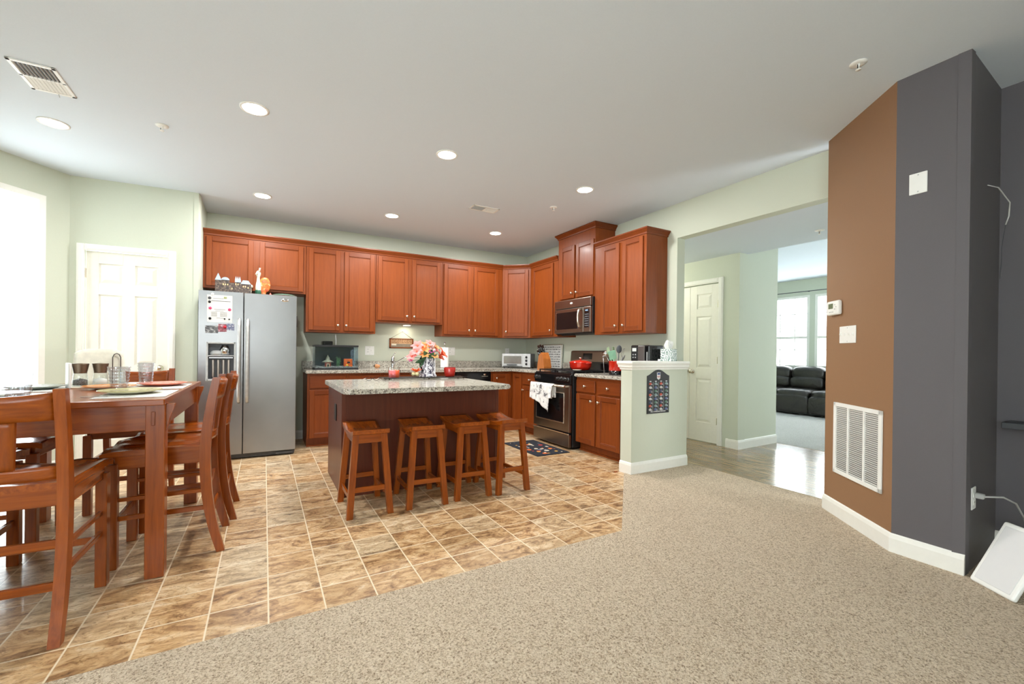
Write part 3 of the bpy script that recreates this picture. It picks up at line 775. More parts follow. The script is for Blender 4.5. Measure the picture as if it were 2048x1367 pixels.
MB().lathe([(.105, .045), (.11, .05), (.112, .056), (.10, .06), (.05, .066), (0, .068)], m=plain('green_glaze', (120, 150, 128), .3), seg=30).build('lid', None, t)

# ============================================================ RANGE + MICROWAVE
t = thing('range', 'stainless steel gas range with black cooktop between the base cabinets', 'range', (0, -1.326, 0), -PI/2)
RW = .764; RF = -.70
MB().box(.002, RW-.002, RF+.045, -.03, .03, .885, .003).box(.03, RW-.03, RF+.07, -.05, 0, .03).build('body', BLACKM, t)
ct = MB().box(-.0, RW, RF+.02, -.025, .885, .905, .004, m=BLACK)
ct.build('cooktop', None, t)
for gx in (.02, .395):
    mb = MB()
    x0, x1, ya, yb = gx, gx+.35, RF+.06, -.12
    for a in (x0+.01, (x0+x1)/2, x1-.01): mb.box(a-.006, a+.006, ya, yb, .925, .938, .002)
    for b in [ya+.01, ya+.14, (ya+yb)/2, yb-.14, yb-.01]: mb.box(x0, x1, b-.006, b+.006, .925, .938, .002)
    for a in (x0+.01, x1-.01):
        for b in (ya+.01, yb-.01): mb.box(a-.007, a+.007, b-.007, b+.007, .905, .926)
    mb.build('burner_grate', BLACKM, t)
for gx in (.19, .57):
    for gy in (RF+.19, -.25): MB().lathe([(.05, .905), (.05, .912), (.032, .914), (.032, .922), (0, .922)], c=(gx, gy, 0), m=BLACKM).build('burner', None, t)
cpn = MB().box(0, RW, RF, RF+.04, .775, .892, .01, m=BLACK, seg=2).build('control_panel', None, t)
for kx in (.05, .115, .52, .585, .65, .71):
    MB().lathe([(.023, 0), (.023, .006), (.019, .012), (.017, .028), (0, .029)], mat=Matrix.Translation((kx, RF, .835)) @ Matrix.Rotation(PI/2, 4, 'X'), seg=20, m=BLACK).lathe([(.0245, 0), (.0245, .003), (.0235, .003)], mat=Matrix.Translation((kx, RF, .835)) @ Matrix.Rotation(PI/2, 4, 'X'), seg=20, m=CHROME).build('control_knob', None, cpn)
od = MB().box(.006, RW-.006, RF-.01, RF+.03, .205, .768, .006, m=STEELD, seg=2).build('oven_door', None, t)
mb = MB(); wx0, wx1, wz0, wz1 = .075, RW-.115, .315, .66
for a, b, c, d in [(wx0-.012, wx0, wz0-.012, wz1+.012), (wx1, wx1+.012, wz0-.012, wz1+.012), (wx0, wx1, wz0-.012, wz0), (wx0, wx1, wz1, wz1+.012)]: mb.box(a, b, RF-.014, RF-.008, c, d, .002, m=NICKEL)
mb.box(wx0, wx1, RF-.0125, RF-.009, wz0, wz1, m=BLACK)
mb.build('oven_window', None, od)
mb = MB().tube([(.035, RF-.06, .752), (RW-.035, RF-.06, .752)], .014, NICKEL, 14)
for a in (.06, RW-.06): mb.box(a-.012, a+.012, RF-.055, RF-.008, .742, .762, .003, m=NICKEL)
mb.build('oven_handle', None, od)
dr_ = MB().box(.006, RW-.006, RF-.01, RF+.03, .03, .178, .006, m=STEELD, seg=2).box(.006, RW-.006, RF-.018, RF-.004, .178, .194, .003, m=NICKEL).build('bottom_drawer', None, t)
mb = MB().prism_x([(-.11, .905), (-.085, 1.17), (-.06, 1.185), (-.03, 1.185), (-.03, .905)], .0, RW, m=BLACK)
mb.prism_x([(-.103, 1.04), (-.091, 1.165), (-.085, 1.18), (-.08, 1.18), (-.094, 1.04)], .012, RW-.012, m=STEELD)
bgd = mb.build('backguard', None, t)
MB().prism_x([(-.103, 1.07), (-.0965, 1.15), (-.092, 1.15), (-.098, 1.07)], .27, .45, m=BLACK).build('clock_display', None, bgd)
# tea towels on the oven handle
TW = photo_mat('tea_towel_print', [(70, 70, 74), (150, 150, 152), (236, 236, 234), (240, 240, 238), (244, 244, 242), (245, 245, 243)], 22)
def towel(label, y0, wd_, lf, lb, seed, slope=0, OFF=0):
    rnd = random.Random(seed); ph = rnd.random()*6
    xh = -(RF-.06)*-1  # handle x (world)
    xh = RF-.06
    def fn(u, v):
        yy = y0-wd_*u
        s_ = v*(lf+lb+.05)
        L_f = lf+slope*u
        x = xh; z = .752
        if s_ < lb: zz = z-(lb-s_); xx = xh+.019
        elif s_ < lb+.05:
            a = (s_-lb)/.05*PI; xx = xh+.019*math.cos(a); zz = z+.019*math.sin(a)
        else:
            q = (s_-lb-.05)/lf; zz = z-q*L_f; xx = xh-.019-OFF-.020*q*(1+math.sin(u*12+ph+q*2))*.5
        xx += .003*math.sin(u*16+ph)*min(1, abs(s_-lb-.025)*8)
        return Vector((xx, yy, zz))
    mb = MB().grid(fn, 26, 40, TW, True, (-.0025, 0, .001))
    return tag(mb.build('tea_towel', None), label, 'towel', 'towels over the oven handle')
towel('white printed tea towel at the left end of the oven handle', -1.355, .175, .19, .15, 1, .03)
towel('wide white printed tea towel hanging lowest over the middle of the oven handle', -1.515, .27, .21, .17, 2, .12, .008)
towel('folded white tea towel right of the wide one on the oven handle', -1.765, .10, .17, .15, 3, -.02, .022)
# microwave
t = thing('microwave', 'over-the-range stainless microwave under the tallest cabinet', 'microwave', (0, -1.328, 0), -PI/2)
MW = .74; MF = -.385
MB().box(0, MW, MF+.03, -.005, 1.40, 1.845, .003, m=BLACKM).build('body', None, t)
MB().box(0, MW, MF, MF+.03, 1.735, 1.845, .006, m=STEELD, seg=2).build('vent_panel', None, t)
MB().lathe([(.013, 0), (.013, .003), (0, .004)], mat=Matrix.Translation((.365, MF, 1.795)) @ Matrix.Scale(2.0, 4, (1, 0, 0)) @ Matrix.Rotation(PI/2, 4, 'X'), m=WHITE).build('badge', None, t)
md = MB().box(0, .605, MF, MF+.03, 1.412, 1.728, .006, m=STEELD, seg=2).box(.05, .50, MF-.003, MF+.004, 1.462, 1.685, .002, m=BLACK).box(.04, .05, MF-.004, MF+.002, 1.455, 1.692, m=NICKEL).build('door', None, t)
MB().tube([(.555, MF, 1.47), (.555, MF-.035, 1.49), (.555, MF-.048, 1.55), (.555, MF-.05, 1.59), (.555, MF-.048, 1.63), (.555, MF-.035, 1.69), (.555, MF, 1.71)], .013, NICKEL, 12).build('handle', None, md)
mp = MB().box(.61, MW, MF, MF+.03, 1.412, 1.728, .006, m=STEELD, seg=2).box(.625, .715, MF-.003, MF+.004, 1.47, 1.70, .002, m=BLACK).build('control_panel', None, t)
mb = MB().box(.645, .695, MF-.005, MF-.002, 1.672, 1.69, .001, m=plain('display_blue', (140, 170, 200), .3))
for i in range(3):
    for j in range(6): mb.box(.638+i*.024, .654+i*.024, MF-.0045, MF-.002, 1.485+j*.028, 1.499+j*.028, .001, m=plain('button_grey', (110, 112, 118), .5))
mb.build('keypad', None, mp)
MB().box(.10, .35, MF+.05, MF+.09, 1.383, 1.40, .004, m=BLACKM).build('grease_filter', None, t)

# ============================================================ COUNTER ITEMS
# fish tank
t = thing('fish_tank', 'rectangular glass fish tank with black rims on the left of the counter', 'fish tank', (-3.325, -.46, CT1))
tw, td_, th_ = .508, .26, .305
mb = MB()
for a, b, c, d in [(0, tw, 0, .004), (0, tw, td_-.004, td_), (0, .004, 0, td_), (tw-.004, tw, 0, td_)]: mb.box(a, b, c, d, .02, th_-.02)
mb.build('tank_glass', glassy('tank_glass', (.90, .95, .97), gloss=.1), t)
def ring(z0, z1, o_=.004):
    mb = MB()
    for a, b, c, d in [(-o_, tw+o_, -o_, .012), (-o_, tw+o_, td_-.012, td_+o_), (-o_, .012, .012, td_-.012), (tw-.012, tw+o_, .012, td_-.012)]: mb.box(a, b, c, d, z0, z1, .001)
    return mb
ring(.0, .022).build('base_rim', BLACKM, t); ring(th_-.022, th_).build('top_rim', BLACKM, t)
MB().box(.004, tw-.004, td_+.0045, td_+.0065, .022, th_-.01).build('backdrop', plain('tank_backdrop', (26, 34, 48), .7, var=.4, scale=8), t)
lid = MB().box(.002, tw-.002, .014, td_-.014, th_-.018, th_-.008).build('lid', BLACKM, t)
def gv(u, v):
    return Vector((.005+u*(tw-.01), .005+v*(td_-.01), .034+.008*math.sin(u*19)*math.cos(v*13)+.006*random.random()))
gr = MB().grid(gv, 60, 30, photo_mat('gravel_mix', [(40, 44, 60), (120, 116, 110), (220, 216, 206)], 160), False, (0, 0, -.018)).build('gravel', None, t); gr['kind'] = 'stuff'
MB().box(.10, .22, .12, td_+.03, th_+.0005, th_+.05, .006).build('filter', BLACK, t)
MB().tube([(.268, .20, th_-.01), (.268, .20, th_+.06), (.262, .205, th_+.14)], .005, WHITE, 8).build('air_tube', None, t)
STN = plain('stone_ornament', (150, 146, 124), .8, var=.2, scale=40); ORN = plain('orange_resin', (214, 92, 24), .45, var=.3, scale=30); REDR = plain('brick_resin', (140, 50, 30), .5, var=.2, scale=40)
gz = CT1+.036
t = thing('aquarium_house', 'small temple-shaped house ornament standing in the gravel of the tank', 'ornament', (-3.17, -.40, gz-.012))
MB().box(-.035, .035, -.03, .03, 0, .07, .002, m=REDR).box(-.042, .042, -.036, .036, 0, .014, .002, m=STN).build('wall', None, t)
MB().box(-.018, .018, -.032, -.028, .012, .052, m=plain('ivory_resin', (232, 206, 170), .5)).box(-.01, .01, -.0335, -.031, .012, .042, m=BLACKM).build('doorway', None, t)
MB().lathe([(.075, .068), (.055, .082), (.028, .095), (.022, .12), (.006, .15), (0, .165)], m=STN, seg=4).build('roof', None, t)
t = thing('aquarium_castle', 'bright orange pirate-box ornament at the right of the tank gravel', 'ornament', (-2.93, -.40, gz-.012))
MB().box(-.05, .05, -.03, .03, 0, .11, .004, m=ORN).build('body', None, t)
MB().box(-.015, .02, -.034, -.029, .055, .075, m=BLACKM).lathe([(.014, 0), (.014, .004), (0, .005)], mat=Matrix.Translation((-.015, -.03, .03)) @ Matrix.Rotation(PI/2, 4, 'X'), m=plain('yellow_resin', (250, 190, 60), .4)).build('face_detail', None, t)
t = thing('aquarium_plant', 'green leafy water plant in the middle of the tank', 'plant', (-3.05, -.385, gz-.012))
LF = plain('water_plant_green', (92, 140, 92), .6, var=.3, scale=30)
mb = MB(); rn = random.Random(3)
for i in range(9):
    a = rn.uniform(0, 6.28); r_ = rn.uniform(.005, .035); h_ = rn.uniform(.08, .15); bx, by = r_*math.cos(a), .6*r_*math.sin(a)
    mb.tube([(bx*.4, by*.4, 0), (bx, by, h_*.5), (bx*1.2, by*1.1, h_)], .0018, LF, 6)
    for j in range(7):
        z_ = h_*(.2+.11*j); b2 = rn.uniform(0, 6.28); c_ = Vector((bx*(.4+z_*6), by, z_))
        mb.blob((0, 0, 0), (.012, .004, .002), LF, 2, 4, mat=Matrix.Translation(c_+Vector((math.cos(b2)*.01, math.sin(b2)*.006, .003))) @ Matrix.Rotation(b2, 4, 'Z') @ Matrix.Rotation(.5, 4, 'Y'))
mb.build('foliage', None, t)
# faucet
t = thing('kitchen_faucet', 'chrome single-lever faucet at the sink behind the island', 'faucet', (-2.283, -.12, CT1))
MB().lathe([(.03, 0), (.03, .006), (.024, .012), (.022, .07), (.026, .10), (.024, .145), (.012, .168), (0, .17)], m=CHROME).build('body', None, t)
MB().tube([(0, 0, .05), (.05, -.05, .09), (.12, -.11, .14), (.185, -.17, .182)], .010, CHROME, 12).build('spout', None, t)
MB().blob((.20, -.185, .178), (.026, .026, .030), CHROME).build('spray_head', None, t)
MB().tube([(.0, 0, .16), (.015, .0, .195), (.045, .0, .225)], .006, CHROME, 8, rad=[.008, .006, .004]).build('lever', None, t)
# ceramic bird / bread shaped trinket
t = thing('ceramic_bird', 'small brown and tan ceramic bird on the counter below the outlet', 'figurine', (-2.503, -.14, CT1))
TAN = plain('tan_ceramic', (196, 138, 92), .5)
MB().blob((0, 0, .03), (.04, .025, .03), TAN).blob((-.032, 0, .035), (.018, .014, .016), plain('dark_brown_ceramic', (80, 62, 44), .5)).build('body', None, t)
MB().box(-.004, .03, -.008, .008, .052, .062, .002, m=plain('blue_glaze', (130, 160, 176), .4)).build('wing', None, t)
# wooden sign hanging on back wall
t = thing('hanging_sign', 'small framed country sign hanging on the wall left of the flowers', 'sign', (-2.305, -.001, 1.19))
SG = wood('sign_frame', (150, 84, 44), (110, 58, 30), 'x')
mb = MB(); sw, sh = .35, .143
for a, b, c, d in [(0, sw, 0, .018), (0, sw, sh-.012, sh), (0, .022, 0, sh), (sw-.022, sw, 0, sh)]: mb.box(a, b, -.014, 0, c, d, .002)
mb.build('frame', SG, t)
MB().box(.02, sw-.02, -.008, -.001, .016, sh-.01, m=plain('sign_face', (200, 160, 120), .7, var=.15, scale=20)).box(.02, sw-.02, -.0085, -.007, .016, .066, m=plain('sign_lower', (140, 128, 112), .7)).box(.03, .10, -.010, -.008, .042, .064, m=plain('sign_tag', (232, 222, 204), .6)).build('sign_face', None, t)
mb = MB()
for r_, z in enumerate((.118, .10, .082)):
    x = .03
    rn = random.Random(r_)
    while x < sw-.05:
        l_ = rn.uniform(.015, .04); mb.box(x, min(x+l_, sw-.03), -.0095, -.0078, z, z+.007, m=plain('sign_ink', (120, 74, 46), .7)); x += l_+.008
mb.build('lettering', None, t)
MB().tube([(.02, -.004, sh), (.19, -.002, sh+.10), (sw-.02, -.004, sh)], .0018, plain('twine', (120, 100, 80), .8), 6).lathe([(.004, 0), (.004, .008)], mat=Matrix.Translation((.19, 0, sh+.10)) @ Matrix.Rotation(PI/2, 4, 'X'), m=NICKEL, seg=8).build('hanger', None, t)
# outlets / switches on walls : thing > plate, socket
def plate(label, loc, rz, w_, h_, kind_, name='wall_outlet', cat='outlet', group=None, m=WHITE):
    t = thing(name, label, cat, loc, rz, group)
    MB().box(-w_/2, w_/2, -.006, -.0005, -h_/2, h_/2, .002, m=m).build('plate', None, t)
    for i, k_ in enumerate(kind_):
        cx = (i-(len(kind_)-1)/2)*.046
        if k_ == 'o':
            for s_ in (-1, 1):
                mb = MB().box(cx-.016, cx+.016, -.008, -.005, s_*.02-.014, s_*.02+.014, .003, m=m).box(cx-.008, cx-.005, -.0085, -.0075, s_*.02-.004, s_*.02+.006, m=BLACKM).box(cx+.005, cx+.008, -.0085, -.0075, s_*.02-.004, s_*.02+.006, m=BLACKM)
                mb.build('socket', None, t)
        elif k_ == 's': MB().box(cx-.006, cx+.006, -.009, -.005, -.013, .013, .001, m=m).box(cx-.0045, cx+.0045, -.017, -.007, .0, .009, .001, m=m).build('toggle', None, t)
    mb = MB()
    for s_ in (-1, 1): mb.lathe([(.0035, 0), (.003, .001), (0, .0015)], mat=Matrix.Translation((0, -.006, s_*(h_/2-.012))) @ Matrix.Rotation(PI/2, 4, 'X'), m=LGRAY, seg=8)
    mb.build('screw', None, t)
    return t
plate('white double outlet and switch plate on the wall right of the fish tank', (-2.578, 0, 1.153), 0, .124, .124, 'os')
plate('white double outlet and switch plate on the wall behind the paper towels', (-1.355, 0, 1.158), 0, .124, .124, 'os')
plate('white single outlet plate on the wall above the toaster oven', (-.366, 0, 1.16), 0, .075, .118, 'o')
plate('white outlet plate on the right wall behind the coffee maker', (0, -2.60, 1.14), -PI/2, .075, .118, 'o')
# under-cabinet puck light
t = thing('under_cabinet_light', 'round white puck light under the shorter cabinet above the sink', 'light', (-2.09, -.13, 1.535))
MB().lathe([(.06, -.02), (.062, -.018), (.062, 0)], m=WHITE).build('housing', None, t)
MB().lathe([(.05, -.0225), (.05, -.0205)], m=emis('puck_lens', (255, 240, 214), 9)).build('lens', None, t)
l_ = area('puck_lamp', (0, 0, -.03), (0, 0, 0), .09, .09, .7, (1, .9, .74), 'DISK'); l_.parent = t
# paper towel
t = thing('paper_towel_holder', 'white paper towel roll on an upright chrome holder left of the back outlet', 'paper towels', (-1.572, -.28, CT1))
MB().lathe([(.07, 0), (.07, .006), (.01, .01), (.005, .012), (.005, .34), (.007, .345)], m=CHROME).build('stand', None, t)
MB().blob((0, 0, .362), .017, CHROME).build('finial', None, t)
MB().lathe([(.018, .012), (.057, .012), (.058, .02), (.058, .295), (.057, .30), (.018, .30)], m=PAPER, seg=36).build('towel_roll', None, t)
t = thing('soap_bottle', 'small clear soap bottle left of the paper towel roll', 'bottle', (-1.665, -.10, CT1))
MB().lathe([(.02, 0), (.021, .01), (.02, .06), (.008, .075), (.007, .085)], m=glassy('soap_bottle', (.85, .87, .85))).build('bottle_body', None, t)
MB().lathe([(.009, .083), (.009, .095), (.003, .097), (.003, .115), (0, .116)], m=CHROME, seg=12).build('pump', None, t)
# toaster oven
t = thing('toaster_oven', 'silver and black toaster oven in the corner of the counter', 'toaster oven', (-.63, -.305, CT1), -.84)
ow, od_, oh = .46, .27, .225
MB().box(0, ow, .008, od_, .014, oh, .012, m=DGRAY, seg=3).build('housing', None, t)
fr_ = MB().box(.002, ow-.002, -.006, .012, .016, oh-.004, .008, m=LGRAY, seg=2).build('front_frame', None, t)
mb = MB().box(.02, .33, -.014, -.004, .055, oh-.025, .004, m=LGRAY).box(.034, .318, -.016, -.012, .068, oh-.038, .002, m=plain('oven_glass', (150, 150, 146), .08, .6)).build('glass_door', None, t)
MB().box(.09, .25, -.034, -.014, .044, .058, .003, m=BLACKM).build('door_handle', None, t)
for i in range(3): MB().lathe([(.018, 0), (.016, .014), (0, .015)], mat=Matrix.Translation((.395, -.006, .065+.052*i)) @ Matrix.Rotation(PI/2, 4, 'X'), m=BLACK, seg=16).build('control_knob', None, t)
mb = MB()
for a in (.03, ow-.03):
    for b in (.03, od_-.03): mb.lathe([(.012, 0), (.012, .014)], c=(a, b, 0), m=BLACKM, seg=10)
mb.build('foot', None, t)
MB().box(.02, .335, -.008, -.004, .022, .034, .001, m=BLACKM).build('crumb_tray', None, t)
# printed white board leaning on right wall
t = thing('word_board', 'white framed board with grey lines of script leaning on the wall behind the knife block', 'sign', (-.034, -.80, CT1+.001))
t.rotation_euler = (0, .03, 0)
MB().box(-.008, .004, -.25, .25, 0, .37, .003, m=plain('board_pale', (214, 216, 214), .5)).build('board', None, t)
mb = MB(); rn = random.Random(5)
for i in range(9):
    y = -.20
    while y < .19:
        l_ = rn.uniform(.02, .06); mb.box(-.0095, -.0078, y, min(y+l_, .20), .03+i*.036, .03+i*.036+rn.uniform(.008, .018), m=plain('script_ink', (120, 122, 122), .6)); y += l_+.014
mb.build('script', None, t)
mb = MB()
for a, b, c, d in [(-.25, .25, 0, .012), (-.25, .25, .358, .37), (-.25, -.238, 0, .37), (.238, .25, 0, .37)]: mb.box(-.013, -.007, a, b, c, d, .001, m=NICKEL)
mb.build('frame', None, t)
# knife block
t = thing('knife_block', 'wooden knife block with black handled knives beside the cooktop', 'knife block', (-.46, -1.20, CT1), -.15)
# block profile in local YZ (knives point up-left towards +Y)
MB().prism_x([(-.11, 0), (.10, 0), (.10, .06), (.055, .205), (-.02, .245), (-.085, .16), (-.115, .05)], -.055, .055, m=wood('block_wood', (196, 120, 58), (160, 90, 40), 'z')).build('block', None, t)
ka = 0
for i, (xx, yy, zz, L_) in enumerate([(-.035, .03, .218, .15), (0, .03, .222, .16), (.035, .03, .218, .155), (-.035, .065, .175, .12), (-.012, .07, .17, .12), (.012, .07, .17, .12), (.035, .065, .175, .12), (0, .085, .12, .10)]):
    kt = MB(); d_ = Vector((0, .62, .80)).normalized(); p_ = Vector((xx, yy, zz))
    kt.tube([p_-d_*.01, p_+d_*.02], .007, CHROME, 8).tube([p_+d_*.02, p_+d_*(L_*.5), p_+d_*L_], .011, BLACK, 8, rad=[.011, .0135, .014]).blob(tuple(p_+d_*(L_+.002)), .010, CHROME, 2, 4)
    tag(kt.build('kitchen_knife', None, None, loc=t.location, rot=t.rotation_euler), ['longest black-handled knife at the left of the upper row in the block', 'black-handled knife in the middle of the upper row in the block', 'black-handled knife at the right of the upper row in the block', 'short black-handled knife, leftmost of the lower row in the block', 'short black-handled knife, second from left in the lower row of the block', 'short black-handled knife, third from left in the lower row of the block', 'short black-handled knife, rightmost of the lower row in the block', 'lowest small black-handled knife sticking out of the block'][i], 'knife', 'knives in the wooden block')
# red pot on cooktop
t = thing('red_pot', 'red enamel casserole pot with lid on the cooktop', 'pot', (-.36, -1.86, .938))
MB().lathe([(.09, 0), (.115, .01), (.135, .045), (.14, .09), (.143, .093)], m=RED, seg=40).build('pot_body', None, t)
MB().lathe([(.145, .093), (.145, .098), (.12, .112), (.06, .126), (0, .13)], m=RED, seg=40).build('lid', None, t)
MB().lathe([(.008, .128), (.008, .142), (.018, .148), (.018, .156), (0, .16)], m=NICKEL, seg=18).build('lid_knob', None, t)
for s_ in (-1, 1): MB().tube([(.03, s_*.135, .085), (.03, s_*.165, .09), (.0, s_*.178, .092), (-.03, s_*.165, .09), (-.03, s_*.135, .085)], .009, RED, 10).build('pot_handle', None, t)
t = thing('spoon_rest', 'pale oval spoon rest lying on the front right of the cooktop', 'spoon rest', (-.52, -1.99, .938))
MB().lathe([(.03, 0), (.05, .006), (.055, .012), (.045, .009), (0, .006)], m=CRM, seg=24).build('dish', None, t)
# utensil crock and utensils
t = thing('utensil_crock', 'red and black utensil crock on the counter right of the range', 'crock', (-.42, -2.55, CT1))
MB().lathe([(.078, 0), (.08, .006), (.08, .05)], m=BLACK, seg=32).build('crock_base', None, t)
MB().lathe([(.08, .05), (.081, .052), (.083, .15), (.086, .155), (.078, .156), (.076, .06), (0, .056)], m=RED, seg=32).build('crock_bowl', None, t)
PG = plain('pale_green_silicone', (164, 190, 150), .5); PGD = plain('mint_silicone', (140, 190, 160), .5)
def utensil(name, label, dx, dy, lx, ly, L_, head, m_):
    p0 = Vector((-.42+dx, -2.55+dy, CT1+.06)); d_ = Vector((lx, ly, 1)).normalized(); p1 = p0+d_*L_
    t_ = thing(name, label, 'utensil', tuple(p0), 0, 'utensils in the red crock')
    MB().tube([(0, 0, 0), tuple(d_*L_)], .0045, STEEL if m_ in (STEEL, CHROME) else m_, 8).build('shaft', None, t_)
    T = Matrix.Translation(d_*L_) @ d_.to_track_quat('Z', 'Y').to_matrix().to_4x4() @ Matrix.Rotation(.8, 4, 'Z')
    mb_ = MB()
    if head == 'ladle': mb_.lathe([(0, -.018), (.025, -.012), (.036, .005), (.038, .02), (.035, .02), (.024, -.006), (0, -.012)], mat=Matrix.Translation(d_*(L_+.02)) @ Matrix.Rotation(2.2, 4, 'Y'), m=m_, seg=20)
    elif head == 'spatula': mb_.box(-.04, .04, -.003, .003, -.01, .09, .0028, mat=T, m=m_, seg=2)
    elif head == 'spoon': mb_.blob((0, 0, 0), (.03, .008, .045), m_, 2, 8, mat=T @ Matrix.Translation((0, 0, .03)))
    elif head == 'whisk':
        for k_ in range(5):
            a = k_*PI/5; mb_.tube([T @ Vector((math.cos(a)*.026*math.sin(q*PI/8), math.sin(a)*.026*math.sin(q*PI/8), .10*(1-math.cos(q*PI/8))/2)) for q in range(0, 9)], .0013, m_, 5)
    mb_.build(head if head != 'spoon' else 'bowl', None, t_)
utensil('ladle', 'large steel ladle leaning left out of the red crock', -.02, .03, -.1, .62, .20, 'ladle', CHROME)
utensil('spatula', 'pale green spatula at the left of the red crock', -.01, .03, -.1, .30, .17, 'spatula', PG)
utensil('spatula', 'mint spatula in the middle of the red crock', -.03, -.01, -.3, -.05, .13, 'spatula', PGD)
utensil('serving_spoon', 'dark spoon standing highest in the red crock', .02, .0, .1, .02, .20, 'spoon', DGRAY)
utensil('whisk', 'steel wire whisk at the right of the red crock', .01, -.03, .0, -.35, .15, 'whisk', STEEL)
utensil('serving_spoon', 'steel spoon leaning right over the half wall cap from the red crock', -.02, -.04, -.1, -.75, .13, 'spoon', STEEL)
utensil('spatula', 'second pale green spatula beside the dark spoon in the crock', .0, .02, .05, .18, .17, 'spatula', PG)
t = thing('coffee_spoon', 'long thin steel ladle handle standing against the crock at the counter edge', 'utensil', (-.49, -2.435, CT1))
MB().tube([(0, 0, 0), (0, .012, .10), (0, .02, .19)], .004, STEEL, 8).blob((0, .02, .20), (.01, .01, .015), STEEL, 2, 6).build('handle', None, t)
# coffee maker
t = thing('coffee_maker', 'black and steel coffee maker on the counter behind the half wall', 'coffee maker', (-.34, -2.74, CT1), -PI/2)
MB().box(0, .25, -.06, .16, 0, .33, .012, m=BLACK, seg=3).build('housing', None, t)
MB().box(.105, .195, -.068, -.055, .10, .325, .006, m=STEEL, seg=2).build('steel_face', None, t)
cpn = MB().box(.015, .10, -.066, -.055, .17, .315, .004, m=BLACKM).build('control_panel', None, t)
MB().box(.03, .085, -.069, -.065, .265, .30, .001, m=plain('lcd_pale', (214, 222, 216), .3)).build('display', None, cpn)
mb = MB()
for i in range(2):
    for j in range(2): mb.lathe([(.008, 0), (.007, .003), (0, .003)], mat=Matrix.Translation((.042+i*.032, -.066, .20+j*.03)) @ Matrix.Rotation(PI/2, 4, 'X'), m=LGRAY, seg=10)
mb.build('button', None, cpn)
MB().lathe([(.05, .0), (.065, .03), (.06, .10), (.04, .135), (.045, .15)], c=(.12, -.115, .005), m=glassy('carafe_glass', (.75, .76, .78)), seg=24).build('carafe', None, t)
MB().box(.01, .24, -.18, -.06, 0, .02, .005, m=BLACK).build('base_plate', None, t)
MB().box(.225, .232, -.068, -.058, .05, .26, .002, m=LGRAY).build('water_gauge', None, t)
# tissue box and little cap on half wall cap
CAPZ = 1.078
TS = NT('tissue_pattern'); co = TS.coords(scale=(1, 1, 1)); vv = TS.n('ShaderNodeTexVoronoi', i_Scale=26.); TS.l(co, vv.inputs['Vector'])
TS.color(TS.ramp(TS.math('FRACT', TS.math('MULTIPLY', vv.outputs['Distance'], 2.6)), [(.5, lin((232, 236, 232))), (.62, lin((112, 138, 130)))])).set(rough=.6)
t = thing('tissue_box', 'cube tissue box with green ring pattern at the right end of the half wall cap', 'tissue box', (-.225, -3.09, CAPZ), .25)
MB().box(-.062, .062, -.058, .058, 0, .125, .002, m=TS.m).build('box', None, t)
def tf(u, v):
    a = u*2*PI; h = v
    r_ = .022+.025*math.sin(h*2.5)+.006*math.sin(a*5+h*4)
    return Vector((math.cos(a)*r_*1.3, math.sin(a)*r_*.5+.01*math.sin(a*3), .12+h*(.075+.018*math.sin(a*2+1))))
MB().grid(tf, 40, 10, PAPER).build('tissue', None, t)
t = thing('bottle_cap', 'tiny white cap on the half wall cap left of the tissue box', 'cap', (-.40, -3.12, CAPZ))
MB().lathe([(.012, 0), (.012, .012), (.010, .02), (0, .02)], m=WHITE, seg=16).build('cap_body', None, t)
# magnetic board (poster) on half wall
t = thing('standings_board', 'black arched sports standings board with rows of helmet magnets on the half wall', 'board', (-.605, hy0-.001, .565))
bw, bh = .31, .37
pts = [(0, 0), (bw, 0), (bw, bh-.0)]
for k_ in range(0, 13):
    a = k_/12; x = bw-bw*a
    pts.append((x, bh+.058*(math.sin(a*PI)**1.6)))
pts = [(0, 0), (bw, 0)]+[(bw-bw*k_/16, bh+.06*(math.sin(PI*k_/16)**1.5)) for k_ in range(17)]
mb = MB().prism_y(pts, -.006, 0, m=plain('board_black', (36, 36, 38), .5)); mb.build('board', None, t)
SHW = plain('shield_white', (232, 232, 232), .5); SHB = plain('shield_blue', (40, 60, 120), .5); SHR = plain('shield_red', (190, 40, 44), .5)
cxs = bw/2
MB().prism_y([(cxs-.022, .345), (cxs-.024, .405), (cxs-.012, .398), (cxs, .406), (cxs+.012, .398), (cxs+.024, .405), (cxs+.022, .345), (cxs, .33)], -.009, -.006, m=SHW).prism_y([(cxs-.019, .38), (cxs-.019, .398), (cxs+.019, .398), (cxs+.019, .38)], -.0105, -.009, m=SHB).build('shield_emblem', None, t)
text_mesh('emblem_lettering', 'NFL', .026, SHR, t, (cxs, -.0095, .36), (PI/2, 0, 0))
text_mesh('title_lettering', 'NFL STANDINGS BOARD', .019, SHW, t, (cxs, -.0068, .018), (PI/2, 0, 0))
hc = [(190, 80, 60), (226, 222, 212), (90, 100, 140), (214, 110, 60), (70, 78, 104), (214, 180, 120), (130, 150, 150), (190, 70, 56), (200, 198, 196), (130, 96, 120), (90, 120, 104), (224, 130, 70)]
n_ = 0; rowlab = ['top', 'second', 'third', 'fourth', 'fifth', 'sixth', 'seventh', 'bottom']; collab = ['first', 'second', 'third', 'last']
